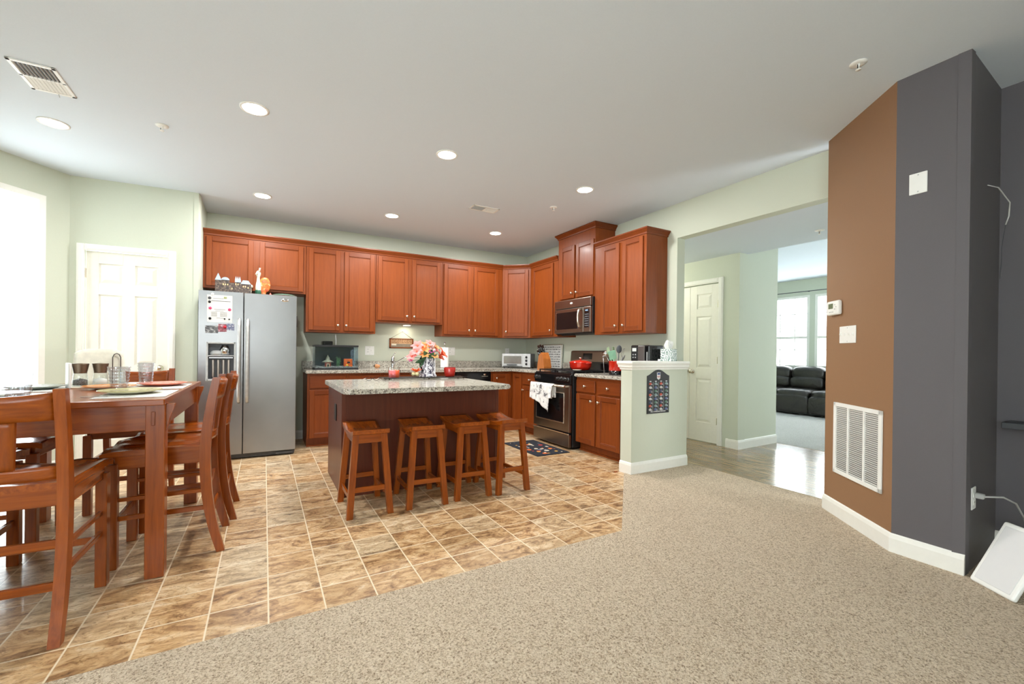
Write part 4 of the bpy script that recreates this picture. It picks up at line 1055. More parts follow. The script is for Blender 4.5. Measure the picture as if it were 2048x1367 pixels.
for r_ in range(8):
    for c_ in range(4):
        x = .042+c_*.075; z = (.292-r_*.036) if r_ < 4 else (.145-(r_-4)*.035)
        m_ = plain('helmet_%d' % (n_ % 12), hc[(n_*5+c_) % 12], .35)
        mb = MB().blob((x, -.007, z), (.021, .005, .013), m_, 2, 6).box(x+.006, x+.024, -.011, -.006, z-.011, z-.004, .001, m=LGRAY)
        tag(mb.build('helmet_magnet', None, None, loc=t.location), '%s helmet magnet in the %s column, %s row of the black standings board' % (['red', 'white', 'blue', 'orange', 'navy', 'gold', 'teal', 'crimson', 'silver', 'purple', 'green', 'bright orange'][(n_*5+c_) % 12], collab[c_], rowlab[r_]), 'magnet', 'helmet magnets on the standings board')
        n_ += 1
mb = MB()
for x in (.0795, .1545, .2295):
    for z0_, z1_ in ((.165, .31), (.028, .16)): mb.box(x-.001, x+.001, -.0072, -.006, z0_, z1_, m=LGRAY)
for c_ in range(4):
    for z in (.312, .168): mb.box(.030+c_*.075, .054+c_*.075, -.0072, -.006, z, z+.008, m=SHW)
mb.build('column_line', None, t)

# ---- island items
IZ = ISZ
t = thing('serving_tray', 'low dark wire tray under the candles and flowers on the island', 'tray', (-2.401, -1.890, IZ))
mb = MB().box(-.46, .42, -.09, .09, .012, .016, m=plain('tray_bronze', (86, 64, 48), .4, .6))
for x in (-.40, 0, .38):
    for y in (-.075, .075): mb.blob((x, y, .008), .008, plain('tray_bronze', (86, 64, 48), .4, .6), 2, 5)
mb.tube([(-.46, -.09, .018), (.42, -.09, .018)], .004, BLACKM, 8).tube([(-.46, .09, .018), (.42, .09, .018)], .004, BLACKM, 8)
mb.build('tray_body', None, t)
TZ = IZ+.016
t = thing('candle_jar', 'pink and orange candle in a clear glass jar on the left of the island tray', 'candle', (-2.738, -1.890, TZ))
WX = NT('coral_wax'); gt = WX.n('ShaderNodeTexCoord'); sp_ = WX.n('ShaderNodeSeparateXYZ'); WX.l(gt.outputs['Object'], sp_.inputs[0])
WX.color(WX.ramp(WX.math('MULTIPLY_ADD', sp_.outputs[0], 9., .5), [(.45, lin((236, 112, 118))), (.55, lin((240, 98, 52)))])).set(rough=.35); WX.b.inputs['Subsurface Weight'].default_value = .2
MB().lathe([(.053, .004), (.053, .075), (.04, .078), (0, .078)], m=WX.m, seg=32).build('wax', None, t)
MB().lathe([(.0545, 0), (.0565, .003), (.0565, .105), (.0545, .105), (.0545, .003), (0, .003)], m=GLASS, seg=32).build('glass', None, t)
t = thing('candle_jar', 'dark red candle in a tapered jar on the right of the island tray', 'candle', (-2.143, -1.880, TZ))
MB().lathe([(.045, 0), (.055, .02), (.064, .085), (.058, .098), (.05, .10), (.05, .085), (0, .083)], m=plain('red_glass_jar', (176, 36, 28), .12, coat=.5), seg=32).build('jar', None, t)
MB().lathe([(.058, .098), (.058, .102), (.0, .105)], m=plain('jar_dark_lid', (120, 30, 26), .3), seg=32).build('lid', None, t)
# bowl of potpourri fruit / petals
t = thing('glass_bowl', 'small clear footed glass bowl holding petals and round beads on the island tray', 'bowl', (-2.531, -1.916, TZ))
MB().lathe([(.03, 0), (.032, .004), (.045, .02), (.062, .055), (.06, .055), (.043, .022), (0, .012)], m=GLASS, seg=30).build('bowl_glass', None, t)
PB = photo_mat('bead_mix', [(180, 150, 60), (232, 216, 170), (120, 140, 70)], 30)
for i, (x, y, z, r_, m_, lb) in enumerate([(-.022, -.012, .036, .02, PB, 'yellow green bead at the left in the glass bowl'), (.012, -.024, .036, .021, PB, 'largest cream bead at the front of the glass bowl'), (.0, .02, .038, .02, PB, 'bead at the back of the glass bowl')]):
    tag(MB().blob((0, 0, 0), r_, m_, 2, 8).build('bead', None, None, loc=(-2.531+x, -1.916+y, TZ+z)), lb, 'bead', 'beads in the glass bowl')
OP = plain('orange_petal', (238, 92, 34), .5, var=.2)
t = thing('silk_flower', 'orange silk flower resting on the beads in the glass bowl', 'flower', (-2.515, -1.906, TZ+.052))
mb = MB()
for k_ in range(9):
    a = k_*.698; mb.blob((0, 0, 0), (.036, .014, .004), OP, 2, 6, mat=Matrix.Rotation(a, 4, 'Z') @ Matrix.Rotation(-.45-.15*(k_ % 2), 4, 'Y') @ Matrix.Translation((.034, 0, .004)))
mb.build('petals', None, t)
# pitcher
TL = NT('toile_print'); co = TL.coords(); nn = TL.noise(co, 42, 5, .7, 1.2)
TL.color(TL.ramp(nn, [(.47, lin((64, 62, 84))), (.53, lin((232, 232, 238)))])).set(rough=.2, coat=.5)
t = thing('pitcher', 'white square pitcher with dark floral print holding the flowers on the island', 'pitcher', (-2.391, -1.890, TZ), .35)
def sqlathe(mb, prof, m_, tw_=0):
    rings = []
    for r_, z in prof:
        q = []
        for sx, sy in ((-1, -1), (0, -1), (1, -1), (1, 0), (1, 1), (0, 1), (-1, 1), (-1, 0)):
            kx = 1 if sx and sy else 1.0
            q.append(mb.bm.verts.new((sx*r_*(.86 if sx and sy else 1), sy*r_*(.86 if sx and sy else 1), z)))
        rings.append(q)
    fs = []
    for a, b in zip(rings, rings[1:]):
        for k_ in range(8): fs.append(mb.bm.faces.new((a[k_], a[(k_+1) % 8], b[(k_+1) % 8], b[k_])))
    fs.append(mb.bm.faces.new(rings[0][::-1])); mb._tag(fs, m_, False); return mb
sqlathe(MB(), [(.062, 0), (.07, .006), (.072, .018), (.060, .035), (.060, .06), (.058, .21), (.052, .225), (.048, .225), (.05, .18), (.01, .178)], TL.m).build('pitcher_body', None, t)
mb = MB()
for sx, sy in ((-1, -1), (1, -1), (1, 1), (-1, 1)): mb.tube([(sx*.055, sy*.055, .0), (sx*.062, sy*.062, .015), (sx*.0525, sy*.0525, .035), (sx*.0515, sy*.0515, .215)], .006, plain('porcelain', (240, 240, 242), .2), 8)
mb.build('corner_ribs', None, t)
MB().tube([(-.055, 0, .20), (-.085, 0, .205), (-.102, 0, .175), (-.095, 0, .12), (-.075, 0, .08), (-.06, 0, .06)], .008, BLACK, 10).build('handle', None, t)
# flowers
t = thing('flower_bouquet', 'bunch of pink, orange and white lilies in the printed pitcher', 'flowers', (-2.391, -1.890, TZ+.19))
STM = plain('stem_green', (62, 96, 52), .6, var=.2); LEF = plain('leaf_green', (54, 92, 58), .45, var=.3, scale=12)
FC = {'pink': plain('petal_pink', (238, 140, 136), .5, var=.12), 'orange': plain('petal_orange', (240, 150, 84), .5, var=.15), 'coral': plain('petal_coral', (236, 98, 56), .5, var=.12), 'white': plain('petal_white', (240, 226, 222), .5), 'magenta': plain('petal_magenta', (190, 70, 140), .5)}
def lily(dx, dy, dz, col, sz, lean=(0, 0)):
    sz *= 1.12
    d_ = Vector((lean[0], lean[1], 1)).normalized(); T = Matrix.Translation((dx, dy, dz)) @ d_.to_track_quat('Z', 'Y').to_matrix().to_4x4()
    mb = MB()
    for k_ in range(6):
        a = k_*PI/3+(.2 if k_ % 2 else 0); tip = -(1.05 if k_ % 2 else .8)
        def fn(u, v, a=a):
            s_ = u*sz; wd_ = sz*.40*math.sin(PI*min(1, u*.9+.08))*(v-.5)*2
            z_ = sz*.75*math.sin(u*1.35)-sz*.25*u*u; x_ = s_*(.35+.65*u)
            return T @ Vector((x_*math.cos(a)-wd_*math.sin(a), x_*math.sin(a)+wd_*math.cos(a), z_-.10*abs(v-.5)*sz))
        mb.grid(fn, 6, 4, FC[col])
    f_ = mb.build('flower', None, t); f_['label'] = '%s bloom' % col
    cc = MB()
    for k_ in range(5): cc.tube([T @ Vector((0, 0, 0)), T @ Vector((.008*math.cos(k_*1.257), .008*math.sin(k_*1.257), sz*.6))], .0009, FC['orange'], 5)
    cc.build('stamen', None, f_)
    s_ = MB().tube([(dx*.12, dy*.2, -.17), (dx*.45, dy*.5, dz*.5), (dx*.9, dy*.95, dz*.92), (dx, dy, dz)], .0025, STM, 6); s_.build('stem', None, t)
for args in [(-.12, -.03, .06, 'pink', .065, (-.8, -.8)), (-.155, .0, .015, 'pink', .06, (-1.2, -.9)), (-.10, .02, .115, 'pink', .065, (-.5, -.9)), (-.05, -.02, .075, 'orange', .06, (-.2, -.9)), (-.02, .02, .12, 'orange', .055, (0, -.7)),
             (-.055, -.055, .03, 'orange', .05, (-.2, -1)), (.02, 0, .14, 'pink', .055, (.1, -.7)), (.05, .03, .12, 'white', .045, (.3, -.6)), (.08, .0, .11, 'orange', .05, (.6, -.6)), (.09, .02, .08, 'pink', .045, (.9, -.6)),
             (.145, -.01, .045, 'coral', .065, (1.3, -.8)), (.13, .01, .01, 'coral', .055, (1.3, -.9)), (.02, -.04, .07, 'magenta', .035, (.1, -1)), (.05, -.05, .02, 'orange', .04, (.2, -1)), (-.16, .02, -.02, 'magenta', .03, (-1, -.6)), (.0, .04, .09, 'magenta', .035, (0, -.5)), (.04, -.02, .09, 'white', .035, (.2, -.8))]: lily(*args)
def leaf(p0, p1, wd_, droop=.02):
    p0, p1 = Vector(p0), Vector(p1); d_ = p1-p0; sd = d_.cross(Vector((0, 1, 0)) if abs(d_.normalized().y) < .8 else Vector((1, 0, 0))).normalized()
    sd = Vector((d_.z, 0, -d_.x)).normalized()
    MB().grid(lambda u, v: p0+d_*u+Vector((0, -.006*math.sin(u*PI), -droop*u*u))+sd*(wd_*math.sin(PI*(u*.96+.02))*(v-.5)*2)+Vector((0, .006*abs(v-.5), 0)), 10, 4, LEF).build('leaf', None, t)
leaf((-0.005, -0.03, -0.02), (-0.075, -0.1, 0.1), 0.027); leaf((0, -0.03, -0.02), (0.03, -0.1, 0.09), 0.024); leaf((-0.02, -0.02, -0.02), (-0.16, -0.08, -0.01), 0.021, .03)
leaf((0.02, -0.02, -0.02), (0.07, -0.08, 0.07), 0.018); leaf((-0.04, -0.02, -0.04), (-0.12, -0.09, -0.04), 0.018, .05); leaf((0.01, -0.02, 0), (0.02, -0.08, 0.12), 0.018); leaf((-0.03, -0.03, -0.02), (-0.1, -0.08, 0.05), 0.021); leaf((-0.01, -0.04, -0.03), (-0.02, -0.09, 0.08), 0.021)
t = thing('eyeglasses', 'pair of eyeglasses lying on the left of the island top', 'eyeglasses', (-2.970, -2.004, IZ))
mb = MB()
for s_ in (-1, 1):
    mb.tube([(s_*.035+.028*math.cos(a), 0, .018+.016*math.sin(a)) for a in [2*PI*i/16 for i in range(17)]], .002, BLACK, 6)
    mb.tube([(s_*.063, 0, .024), (s_*.066, .07, .014), (s_*.062, .13, .003)], .002, plain('temple_pale', (220, 200, 196), .4), 6)
mb.tube([(-.008, 0, .02), (.008, 0, .02)], .002, BLACK, 6); mb.build('frame', None, t)

# ============================================================ BAR STOOLS
def make_stool(label):
    t = thing('bar_stool', label, 'stool', (0, 0, 0), 0, 'saddle stools along the island')
    def top(u, v):
        y = (v-.5)*.44; x = (u-.5)*.25
        return Vector((x, y, .602-.034*(1-(abs(y)/.22)**2)))
    mb = MB().grid(top, 8, 18, OAKY, True, (0, 0, -.028)); mb.build('seat', None, t)
    for sx in (-1, 1):
        for sy in (-1, 1):
            bt = Vector((sx*.139, sy*.197, 0)); tp = Vector((sx*.096, sy*.162, .565))
            mb = MB(); a, b = .021, .018
            vs = []
            for c_ in (bt, tp): vs += [mb.bm.verts.new(c_+Vector((dx*a, dy*b, 0))) for dx, dy in ((-1, -1), (1, -1), (1, 1), (-1, 1))]
            for i in range(4): mb.bm.faces.new((vs[i], vs[(i+1) % 4], vs[4+(i+1) % 4], vs[4+i]))
            mb.bm.faces.new(vs[:4][::-1]); mb.bm.faces.new(vs[4:]); mb.build('leg', OAK, t)
    for sy in (-1, 1):
        MB().box(-.095, .095, sy*.168-.009, sy*.168+.009, .505, .572, .002).build('apron', OAKX, t)
        MB().box(-.120, .120, sy*.185-.008, sy*.185+.008, .17, .205, .002).build('stretcher', OAKX, t)
    for sx in (-1, 1):
        MB().box(sx*.103-.008, sx*.103+.008, -.155, .155, .505, .555, .002).build('apron', OAKY, t)
        MB().box(sx*.129-.008, sx*.129+.008, -.18, .18, .115, .148, .002).build('stretcher', OAKY, t)
    return t
st0 = make_stool('honey brown saddle stool, leftmost of the four along the island'); st0.location = (-3.210, -2.870, 0)
dup(st0, (-2.792, -2.880, 0), -.03, 'honey brown saddle stool, second from the left along the island')
dup(st0, (-2.415, -2.865, 0), 0, 'honey brown saddle stool, third from the left along the island')
dup(st0, (-2.072, -2.885, 0), .04, 'honey brown saddle stool at the right end of the row, nearest the range')

# ============================================================ DINING SET
TX0, TX1, TY0, TY1, TTZ = -5.19, -4.292, -3.462, -2.075, .897
t = thing('dining_table', 'honey brown counter-height dining table on the left', 'table', (0, 0, 0))
MB().box(TX0, TX1, TY0, TY1, TTZ-.03, TTZ, .004, m=OAKX, seg=2).build('tabletop', None, t)
for lx in (TX0+.045, TX1-.045):
    for ly in (TY0+.095, TY1-.105):
        l_ = MB().box(lx-.039, lx+.039, ly-.039, ly+.039, 0, TTZ-.03, .003).build('leg', OAK, t)
for a in (TY0+.085, TY1-.095): MB().box(TX0+.06, TX1-.06, a-.012, a+.012, TTZ-.16, TTZ-.03, .002).build('apron', OAKX, t)
for a in (TX0+.03, TX1-.03): MB().box(a-.012, a+.012, TY0+.10, TY1-.11, TTZ-.15, TTZ-.03, .002).build('apron', OAKY, t)
def bracket(x, y, sx, ax):
    # curved corbel in XZ leaving the leg
    pts = [(0, 0), (.055, 0), (.055, -.012), (.048, -.03), (.035, -.05), (.022, -.075), (.012, -.11), (0, -.14)]
    z0_ = TTZ-.032
    MB().prism_y([(x+sx*a, z0_+b) for a, b in pts], y-.016, y+.016).build('bracket', OAK, t)
for ly in (TY0+.095, TY1-.105): bracket(TX1-.006, ly, .62, 0)
MB().box(TX1-.060, TX1-.045, TY0+.05, TY0+.06, TTZ-.135, TTZ-.065, .002).build('tenon_peg', OAK, t)

def make_chair(label):
    t = thing('dining_chair', label, 'chair', (0, 0, 0), 0, 'counter-height dining chairs')
    # faces +Y ; origin on the floor at seat centre
    hw = .195
    ctr = [(-.245, 0), (-.205, .16), (-.178, .34), (-.168, .52), (-.172, .66), (-.190, .82), (-.218, .985)]
    wds = [.040, .046, .05, .052, .05, .044, .036]
    def interp(n=22):
        o_ = []
        for i in range(n+1):
            s_ = i/n*(len(ctr)-1); k_ = min(int(s_), len(ctr)-2); f_ = s_-k_
            def cr(a0_, a1, a2, a3): return .5*((2*a1)+(-a0_+a2)*f_+(2*a0_-5*a1+4*a2-a3)*f_*f_+(-a0_+3*a1-3*a2+a3)*f_**3)
            g_ = lambda L_, j: L_[max(0, min(len(L_)-1, j))]
            y = cr(g_(ctr, k_-1)[0], g_(ctr, k_)[0], g_(ctr, k_+1)[0], g_(ctr, k_+2)[0]); z = cr(g_(ctr, k_-1)[1], g_(ctr, k_)[1], g_(ctr, k_+1)[1], g_(ctr, k_+2)[1])
            w__ = wds[k_]*(1-f_)+wds[min(k_+1, len(wds)-1)]*f_
            o_.append((y, max(0, z), w__))
        return o_
    C_ = interp()
    prof = [(y-w_/2, z) for y, z, w_ in C_]+[(y+w_/2, z) for y, z, w_ in C_[::-1]]
    def backy(z):
        for (y0_, z0_, _), (y1_, z1_, _) in zip(C_, C_[1:]):
            if z0_ <= z <= z1_: return y0_+(y1_-y0_)*(z-z0_)/max(1e-6, z1_-z0_)
        return C_[-1][0]
    for sx in (-1, 1):
        MB().prism_x(prof, sx*hw-.018, sx*hw+.018).build('rear_post', OAK, t)
        MB().box(sx*(hw+.002)-.022, sx*(hw+.002)+.022, .205, .252, 0, .545, .003).build('leg', OAK, t)
    def rail(z0_, z1_, bow, th=.02, name='back_rail', dip=0):
        def fn(u, v):
            x = (u-.5)*2*(hw-.015); z = z0_+(z1_-z0_)*v-(dip*(1-(2*u-1)**2) if v > .5 else 0)
            return Vector((x, backy(z)-bow*(1-(2*u-1)**2)-th/2, z))
        MB().grid(fn, 14, 4, OAKX, True, (0, th, 0)).build(name, None, t)
    rail(.862, .972, .035, .022, 'top_rail', .014); rail(.628, .678, .03)
    def sf(u, v):
        z = .675+(.865-.675)*v; wv = .062+.012*v; x = (u-.5)*2*wv
        return Vector((x, backy(z)-.032*(1-(x/hw)**2)-.008, z))
    MB().grid(sf, 6, 8, OAK, True, (0, .014, 0)).build('back_splat', None, t)
    def seat(u, v):
        x = (u-.5)*2*.222; y = -.175+v*.45
        w_ = 1-.06*(1-v); edge = max(abs(2*u-1), abs(2*v-1))
        d_ = .018*(1-edge**4)*(1-math.exp(-((abs(x)-.0)/.05)**2)*.6)*(.4+.6*(1-v)+.4*v)
        fr__ = -.012*max(0, (v-.85)/.15)**2*(.5+.5*math.cos(x*28))
        return Vector((x*w_, y, .612-d_+fr__))
    MB().grid(seat, 24, 20, OAKY, True, (0, 0, -.03)).build('seat', None, t)
    for sx in (-1, 1): MB().box(sx*hw-.010, sx*hw+.010, -.15, .22, .515, .582, .002).build('apron', OAKY, t)
    for y in (-.155, .225): MB().box(-hw+.01, hw-.01, y-.010, y+.010, .515, .582, .002).build('apron', OAKX, t)
    for sx in (-1, 1):
        MB().box(sx*hw-.009, sx*hw+.009, -.19, .22, .245, .27, .002).build('stretcher', OAKY, t)
        MB().box(sx*hw-.009, sx*hw+.009, -.175, .22, .345, .365, .002).build('stretcher', OAKY, t)
    for y, z in ((-.198, .195), (-.180, .355), (.228, .21)): MB().box(-hw+.01, hw-.01, y-.009, y+.009, z, z+.032, .002).build('stretcher', OAKX, t)
    return t
ch = make_chair('wooden dining chair nearest the camera, its back towards the viewer'); ch.location = (-4.745, -3.59, 0); ch.rotation_euler = (0, 0, -.03)
dup(ch, (-4.318, -3.000, 0), PI/2, 'wooden dining chair on the right side of the table, nearer the camera')
dup(ch, (-4.282, -2.505, 0), PI/2, 'wooden dining chair on the right side of the table, nearer the refrigerator')
dup(ch, (-4.720, -1.945, 0), PI, 'wooden dining chair at the far end of the table, in front of the pantry door')
dup(ch, (-5.235, -3.10, 0), -PI/2, 'wooden dining chair on the window side of the table, nearer the camera')
dup(ch, (-5.235, -2.51, 0), -PI/2, 'wooden dining chair on the window side of the table, farther from the camera')

# ---- tableware
PM = plain('placemat_weave', (206, 208, 202), .8, var=.12, scale=120)
def placemat(label, x, y, rz):
    mb = MB().box(-.21, .21, -.145, .145, 0, .003, .001, m=PM)
    return tag(mb.build('placemat', None, None, loc=(x, y, TTZ+.0002), rot=(0, 0, rz)), label, 'placemat', 'placemats on the dining table')
placemat('pale grey placemat at the near right corner of the dining table', -4.455, -3.13, PI/2)
placemat('pale grey placemat at the right side of the table, nearer the refrigerator', -4.455, -2.60, PI/2)
placemat('pale grey placemat on the window side of the table, nearer the camera', -5.035, -3.10, PI/2)
placemat('pale grey placemat on the window side of the table, farther from the camera', -5.035, -2.60, PI/2)
placemat('pale grey placemat at the far end of the table', -4.745, -2.235, 0)
def dinner_plate(label, x, y, r_, rgb, z=.0034, rim=None):
    t_ = thing('dinner_plate', label, 'plate', (x, y, TTZ+z), 0, 'dinner plates on the dining table')
    k_ = r_/.135
    MB().lathe([(.07*k_, 0), (.075*k_, .003), (.095*k_, .006), (.135*k_, .018), (.134*k_, .021), (.095*k_, .010), (0, .007)], m=plain('glaze_%d_%d_%d' % rgb, rgb, .2, coat=.5), seg=44).build('plate_body', None, t_)
    if rim: MB().lathe([(.131*k_, .0175), (.137*k_, .0185), (.136*k_, .0218), (.130*k_, .0205)], m=plain('rim_%d_%d_%d' % rim, rim, .2), seg=44).build('rim', None, t_)
    return t_
dinner_plate('cream dinner plate with olive rim on the near right placemat', -4.50, -3.09, .135, (226, 218, 186), rim=(176, 168, 110))
dinner_plate('coral red dinner plate on the placemat nearest the refrigerator', -4.455, -2.52, .135, (222, 122, 96))
dinner_plate('wide cream plate with orange rim in the middle of the table', -4.69, -2.665, .125, (234, 216, 190), z=0, rim=(214, 138, 66))
dinner_plate('white dinner plate on the window side, nearer the camera', -5.03, -3.08, .135, (236, 236, 230))
dinner_plate('grey-green dinner plate on the window side, farther from the camera', -5.035, -2.60, .13, (150, 156, 146))
RG = glassy('ribbed_glass', (.90, .91, .93), .06, .5)
def tumbler(label, x, y, h_=.135, r_=.042, z=0.):
    pr = []; n = 26
    for i in range(n+1):
        q = i/n; pr.append((r_*(.78+.24*q)+.0022*math.sin(q*46), .004+q*(h_-.004)))
    inn = [(r_*(.76+.24*q/1), .012+q*(h_-.012)) for q in [1, .75, .5, .25, 0]]
    t_ = thing('drinking_glass', label, 'glass', (x, y, TTZ+z), 0, 'ribbed glasses on the dining table')
    MB().lathe([(r_*.78, 0)]+pr+[(a-.003, b) for a, b in inn]+[(0, .012)], m=RG, seg=32).build('glass_body', None, t_)
    return t_
tumbler('ribbed clear glass beside the near right plate', -4.60, -2.86, .14, .050)
tumbler('ribbed clear glass beside the coral red plate, nearer the refrigerator', -4.575, -2.35, .15, .045)
tumbler('large ribbed clear glass at the left edge, by the window', -4.845, -3.33, .13, .05)
# cutlery
CUT = plain('cutlery_steel', (206, 206, 206), .2, 1)
def cutlery(kind_, label, x, y, rz):
    t_ = thing(kind_, label, kind_, (x, y, TTZ+.0036), rz, 'cutlery on the placemats')
    if kind_ == 'fork':
        MB().box(-.004, .004, -.10, .03, 0, .003, .001, m=CUT).build('handle', None, t_)
        mb = MB().box(-.011, .011, .03, .055, 0, .003, .001, m=CUT)
        for k_ in range(4): mb.box(-.011+k_*.0065, -.0085+k_*.0065, .055, .09, 0, .003, m=CUT)
        mb.build('tines', None, t_)
    else:
        MB().box(-.006, .006, -.10, 0, 0, .004, .0015, m=CUT).build('handle', None, t_)
        MB().prism_z([(-.008, 0), (.008, 0), (.009, .09), (.002, .11), (-.006, .09)], 0, .0015, m=CUT).build('blade', None, t_)
cutlery('knife', 'table knife left of the cream plate with olive rim', -4.55, -3.275, -PI/2)
cutlery('fork', 'fork right of the cream plate with olive rim', -4.44, -2.935, PI/2)
cutlery('fork', 'fork right of the coral red plate', -4.42, -2.372, PI/2)
# napkin holder with loop
t = thing('napkin_holder', 'wire napkin holder filled with cream paper napkins at the far end of the table', 'napkin holder', (-4.835, -2.235, TTZ), .42)
MB().box(-.11, .11, -.05, .05, 0, .006, .002, m=NICKEL).build('base', None, t)
def nap(u, v):
    x = (u-.5)*.27*(1-.10*v)-.01; return Vector((x, -.016+.010*math.sin(u*5), .006+v*(.235-.03*abs(2*u-1)**4)))
nk = MB().grid(nap, 12, 8, plain('napkin_cream', (232, 228, 212), .85), True, (0, .034, 0)).build('napkins', None, t); nk['kind'] = 'stuff'
IRON = plain('dark_wire', (92, 86, 80), .35, .8)
MB().tube([(.05, -.035, .006), (.05, -.035, .185), (.058, -.035, .205), (.071, -.035, .212), (.084, -.035, .205), (.092, -.035, .185), (.092, -.035, .006)], .003, IRON, 8).build('wire_loop', None, t)
# salt and pepper in a caddy
def shaker(label, x, y, fill):
    t_ = thing('shaker', label, 'shaker', (x, y, TTZ+.010), 0, 'salt and pepper shakers'); t_.scale = (1.3, 1.3, 1.3)
    MB().lathe([(.028, 0), (.030, .004), (.026, .05), (.0235, .062), (.0225, .062), (.025, .05), (.027, .006), (0, .004)], m=GLASS, seg=20).build('glass_body', None, t_)
    MB().lathe([(.024, .062), (.024, .066), (.031, .105), (.031, .108), (0, .110)], m=plain('pewter_lid', (118, 104, 88), .35, .8), seg=20).build('lid', None, t_)
    c_ = MB().lathe([(.026, .005), (.0255, .03), (.012, .035), (0, .038)], m=fill, seg=16).build('contents', None, t_); c_['kind'] = 'stuff'
shaker('pepper shaker with pewter lid, left one in the white caddy', -4.858, -2.535, photo_mat('peppercorns', [(30, 28, 28), (90, 86, 84), (150, 146, 142)], 300))
shaker('salt shaker with pewter lid, right one in the white caddy', -4.775, -2.495, WHITE)
t = thing('shaker_caddy', 'white ceramic caddy holding the salt and pepper shakers', 'caddy', (-4.818, -2.515, TTZ), .45)
MB().box(-.095, .09, -.044, .044, 0, .0095, .003, m=CRM).box(-.104, -.090, -.044, .044, 0, .155, .004, m=WHITE).build('caddy_body', None, t)

# ============================================================ CEILING FIXTURES
def can_light(label, x, y, watts=CAN_W):
    t = thing('recessed_light', label, 'ceiling light', (x, y, H), 0, 'recessed lights in the kitchen ceiling')
    MB().lathe([(.088, 0), (.088, -.004), (.072, -.006), (.072, -.001)], m=WHITE, seg=32).build('trim_ring', None, t)
    MB().lathe([(.071, -.004), (.071, -.001)], m=emis('can_lens', (255, 250, 240), 22), seg=32).build('lens', None, t)
    l_ = area('can_lamp', (0, 0, -.02), (0, 0, 0), .13, .13, watts, (1, 1, .98), 'DISK'); l_.parent = t
    return t
cans = [(-5.211, -1.829, 'leftmost recessed light above the dining table'), (-3.937, -2.776, 'large recessed light in the nearer row, above the space left of the island'), (-2.567, -2.806, 'recessed light in the nearer row, above the island stools'), (-1.106, -2.797, 'recessed light at the right of the nearer row, beside the tallest cabinet'),
        (-3.895, -.957, 'recessed light in the far row, in front of the refrigerator'), (-2.545, -1.004, 'recessed light in the middle of the far row, near the sink cabinet'), (-1.135, -.989, 'recessed light at the right of the far row, near the corner cabinet')]
for x, y, lb in cans: can_light(lb, x, y, 7.0 if x < -5 else CAN_W)
def sprinkler(label, x, y, z=H):
    t = thing('fire_sprinkler', label, 'sprinkler', (x, y, z), 0, 'ceiling fire sprinklers')
    MB().lathe([(.04, 0), (.04, -.004), (.02, -.009), (.012, -.006)], m=WHITE, seg=24).build('escutcheon', None, t)
    MB().lathe([(.009, 0), (.009, -.018), (.005, -.02), (.005, -.035)], m=WHITE, seg=12).lathe([(.014, -.035), (.014, -.038), (0, -.038)], m=WHITE, seg=12).box(-.009, -.006, -.002, .002, -.036, -.01, m=BLACKM).build('nozzle', None, t)
sprinkler('fire sprinkler on the ceiling at the left, above the dining table', -4.529, -2.185)
sprinkler('fire sprinkler on the ceiling near the grey pillar', -1.01, -4.974)
sprinkler('fire sprinkler on the ceiling beside the rightmost recessed light', -1.073, -2.228)
sprinkler('fire sprinkler on the low hall ceiling', .945, -3.91, ZH)
def vent(label, x0, x1, y0, y1, split, lever=False):
    t = thing('ceiling_vent', label, 'vent', ((x0+x1)/2, (y0+y1)/2, H), 0, 'ceiling air vents')
    w_, d_ = (x1-x0)/2, (y1-y0)/2; f_ = .022; mb = MB()
    for a, b, c, d in [(-w_, w_, -d_, -d_+f_), (-w_, w_, d_-f_, d_), (-w_, -w_+f_, -d_, d_), (w_-f_, w_, -d_, d_)]: mb.box(a, b, c, d, -.008, 0, .003, m=WHITE)
    if split == 'y': mb.box(-w_, w_, -.006, .006, -.008, 0, m=WHITE)
    else: mb.box(-.006, .006, -d_, d_, -.008, 0, m=WHITE)
    mb.build('frame', None, t)
    MB().box(-w_+.01, w_-.01, -d_+.01, d_-.01, -.0012, -.0002, m=DGRAY).build('backing', None, t)
    mb = MB()
    if split == 'y':
        for i in range(9): 
            x = -w_+f_+(2*(w_-f_))*(i+.5)/9
            mb.box(-.0015, .0015, -d_+f_, -.006, -.007, .001, mat=Matrix.Translation((x, 0, -.004)) @ Matrix.Rotation(.5, 4, 'Y'), m=LGRAY)
            mb.box(-.0075, .0075, .006, d_-f_, -.001, .001, mat=Matrix.Translation((x, 0, -.004)) @ Matrix.Rotation(-.25, 4, 'Y'), m=WHITE)
    else:
        for i in range(9):
            y = -d_+f_+(2*(d_-f_))*(i+.5)/9
            mb.box(-w_+f_, -.006, -.0015, .0015, -.006, .001, mat=Matrix.Translation((0, y, -.004)) @ Matrix.Rotation(.5, 4, 'X'), m=LGRAY)
            mb.box(.006, w_-f_, -.0062, .0062, -.001, .001, mat=Matrix.Translation((0, y, -.004)) @ Matrix.Rotation(.2, 4, 'X'), m=WHITE)
    mb.build('louver', None, t)
    if lever: MB().tube([(.02, d_-.012, -.006), (.022, d_+.0, -.022)], .0025, LGRAY, 6).build('lever', None, t)
vent('large white ceiling air vent at the upper left, above the dining area', -5.15, -4.94, -2.67, -2.335, 'y', True)
vent('small white ceiling air vent in front of the microwave cabinets', -1.875, -1.55, -1.865, -1.715, 'x')
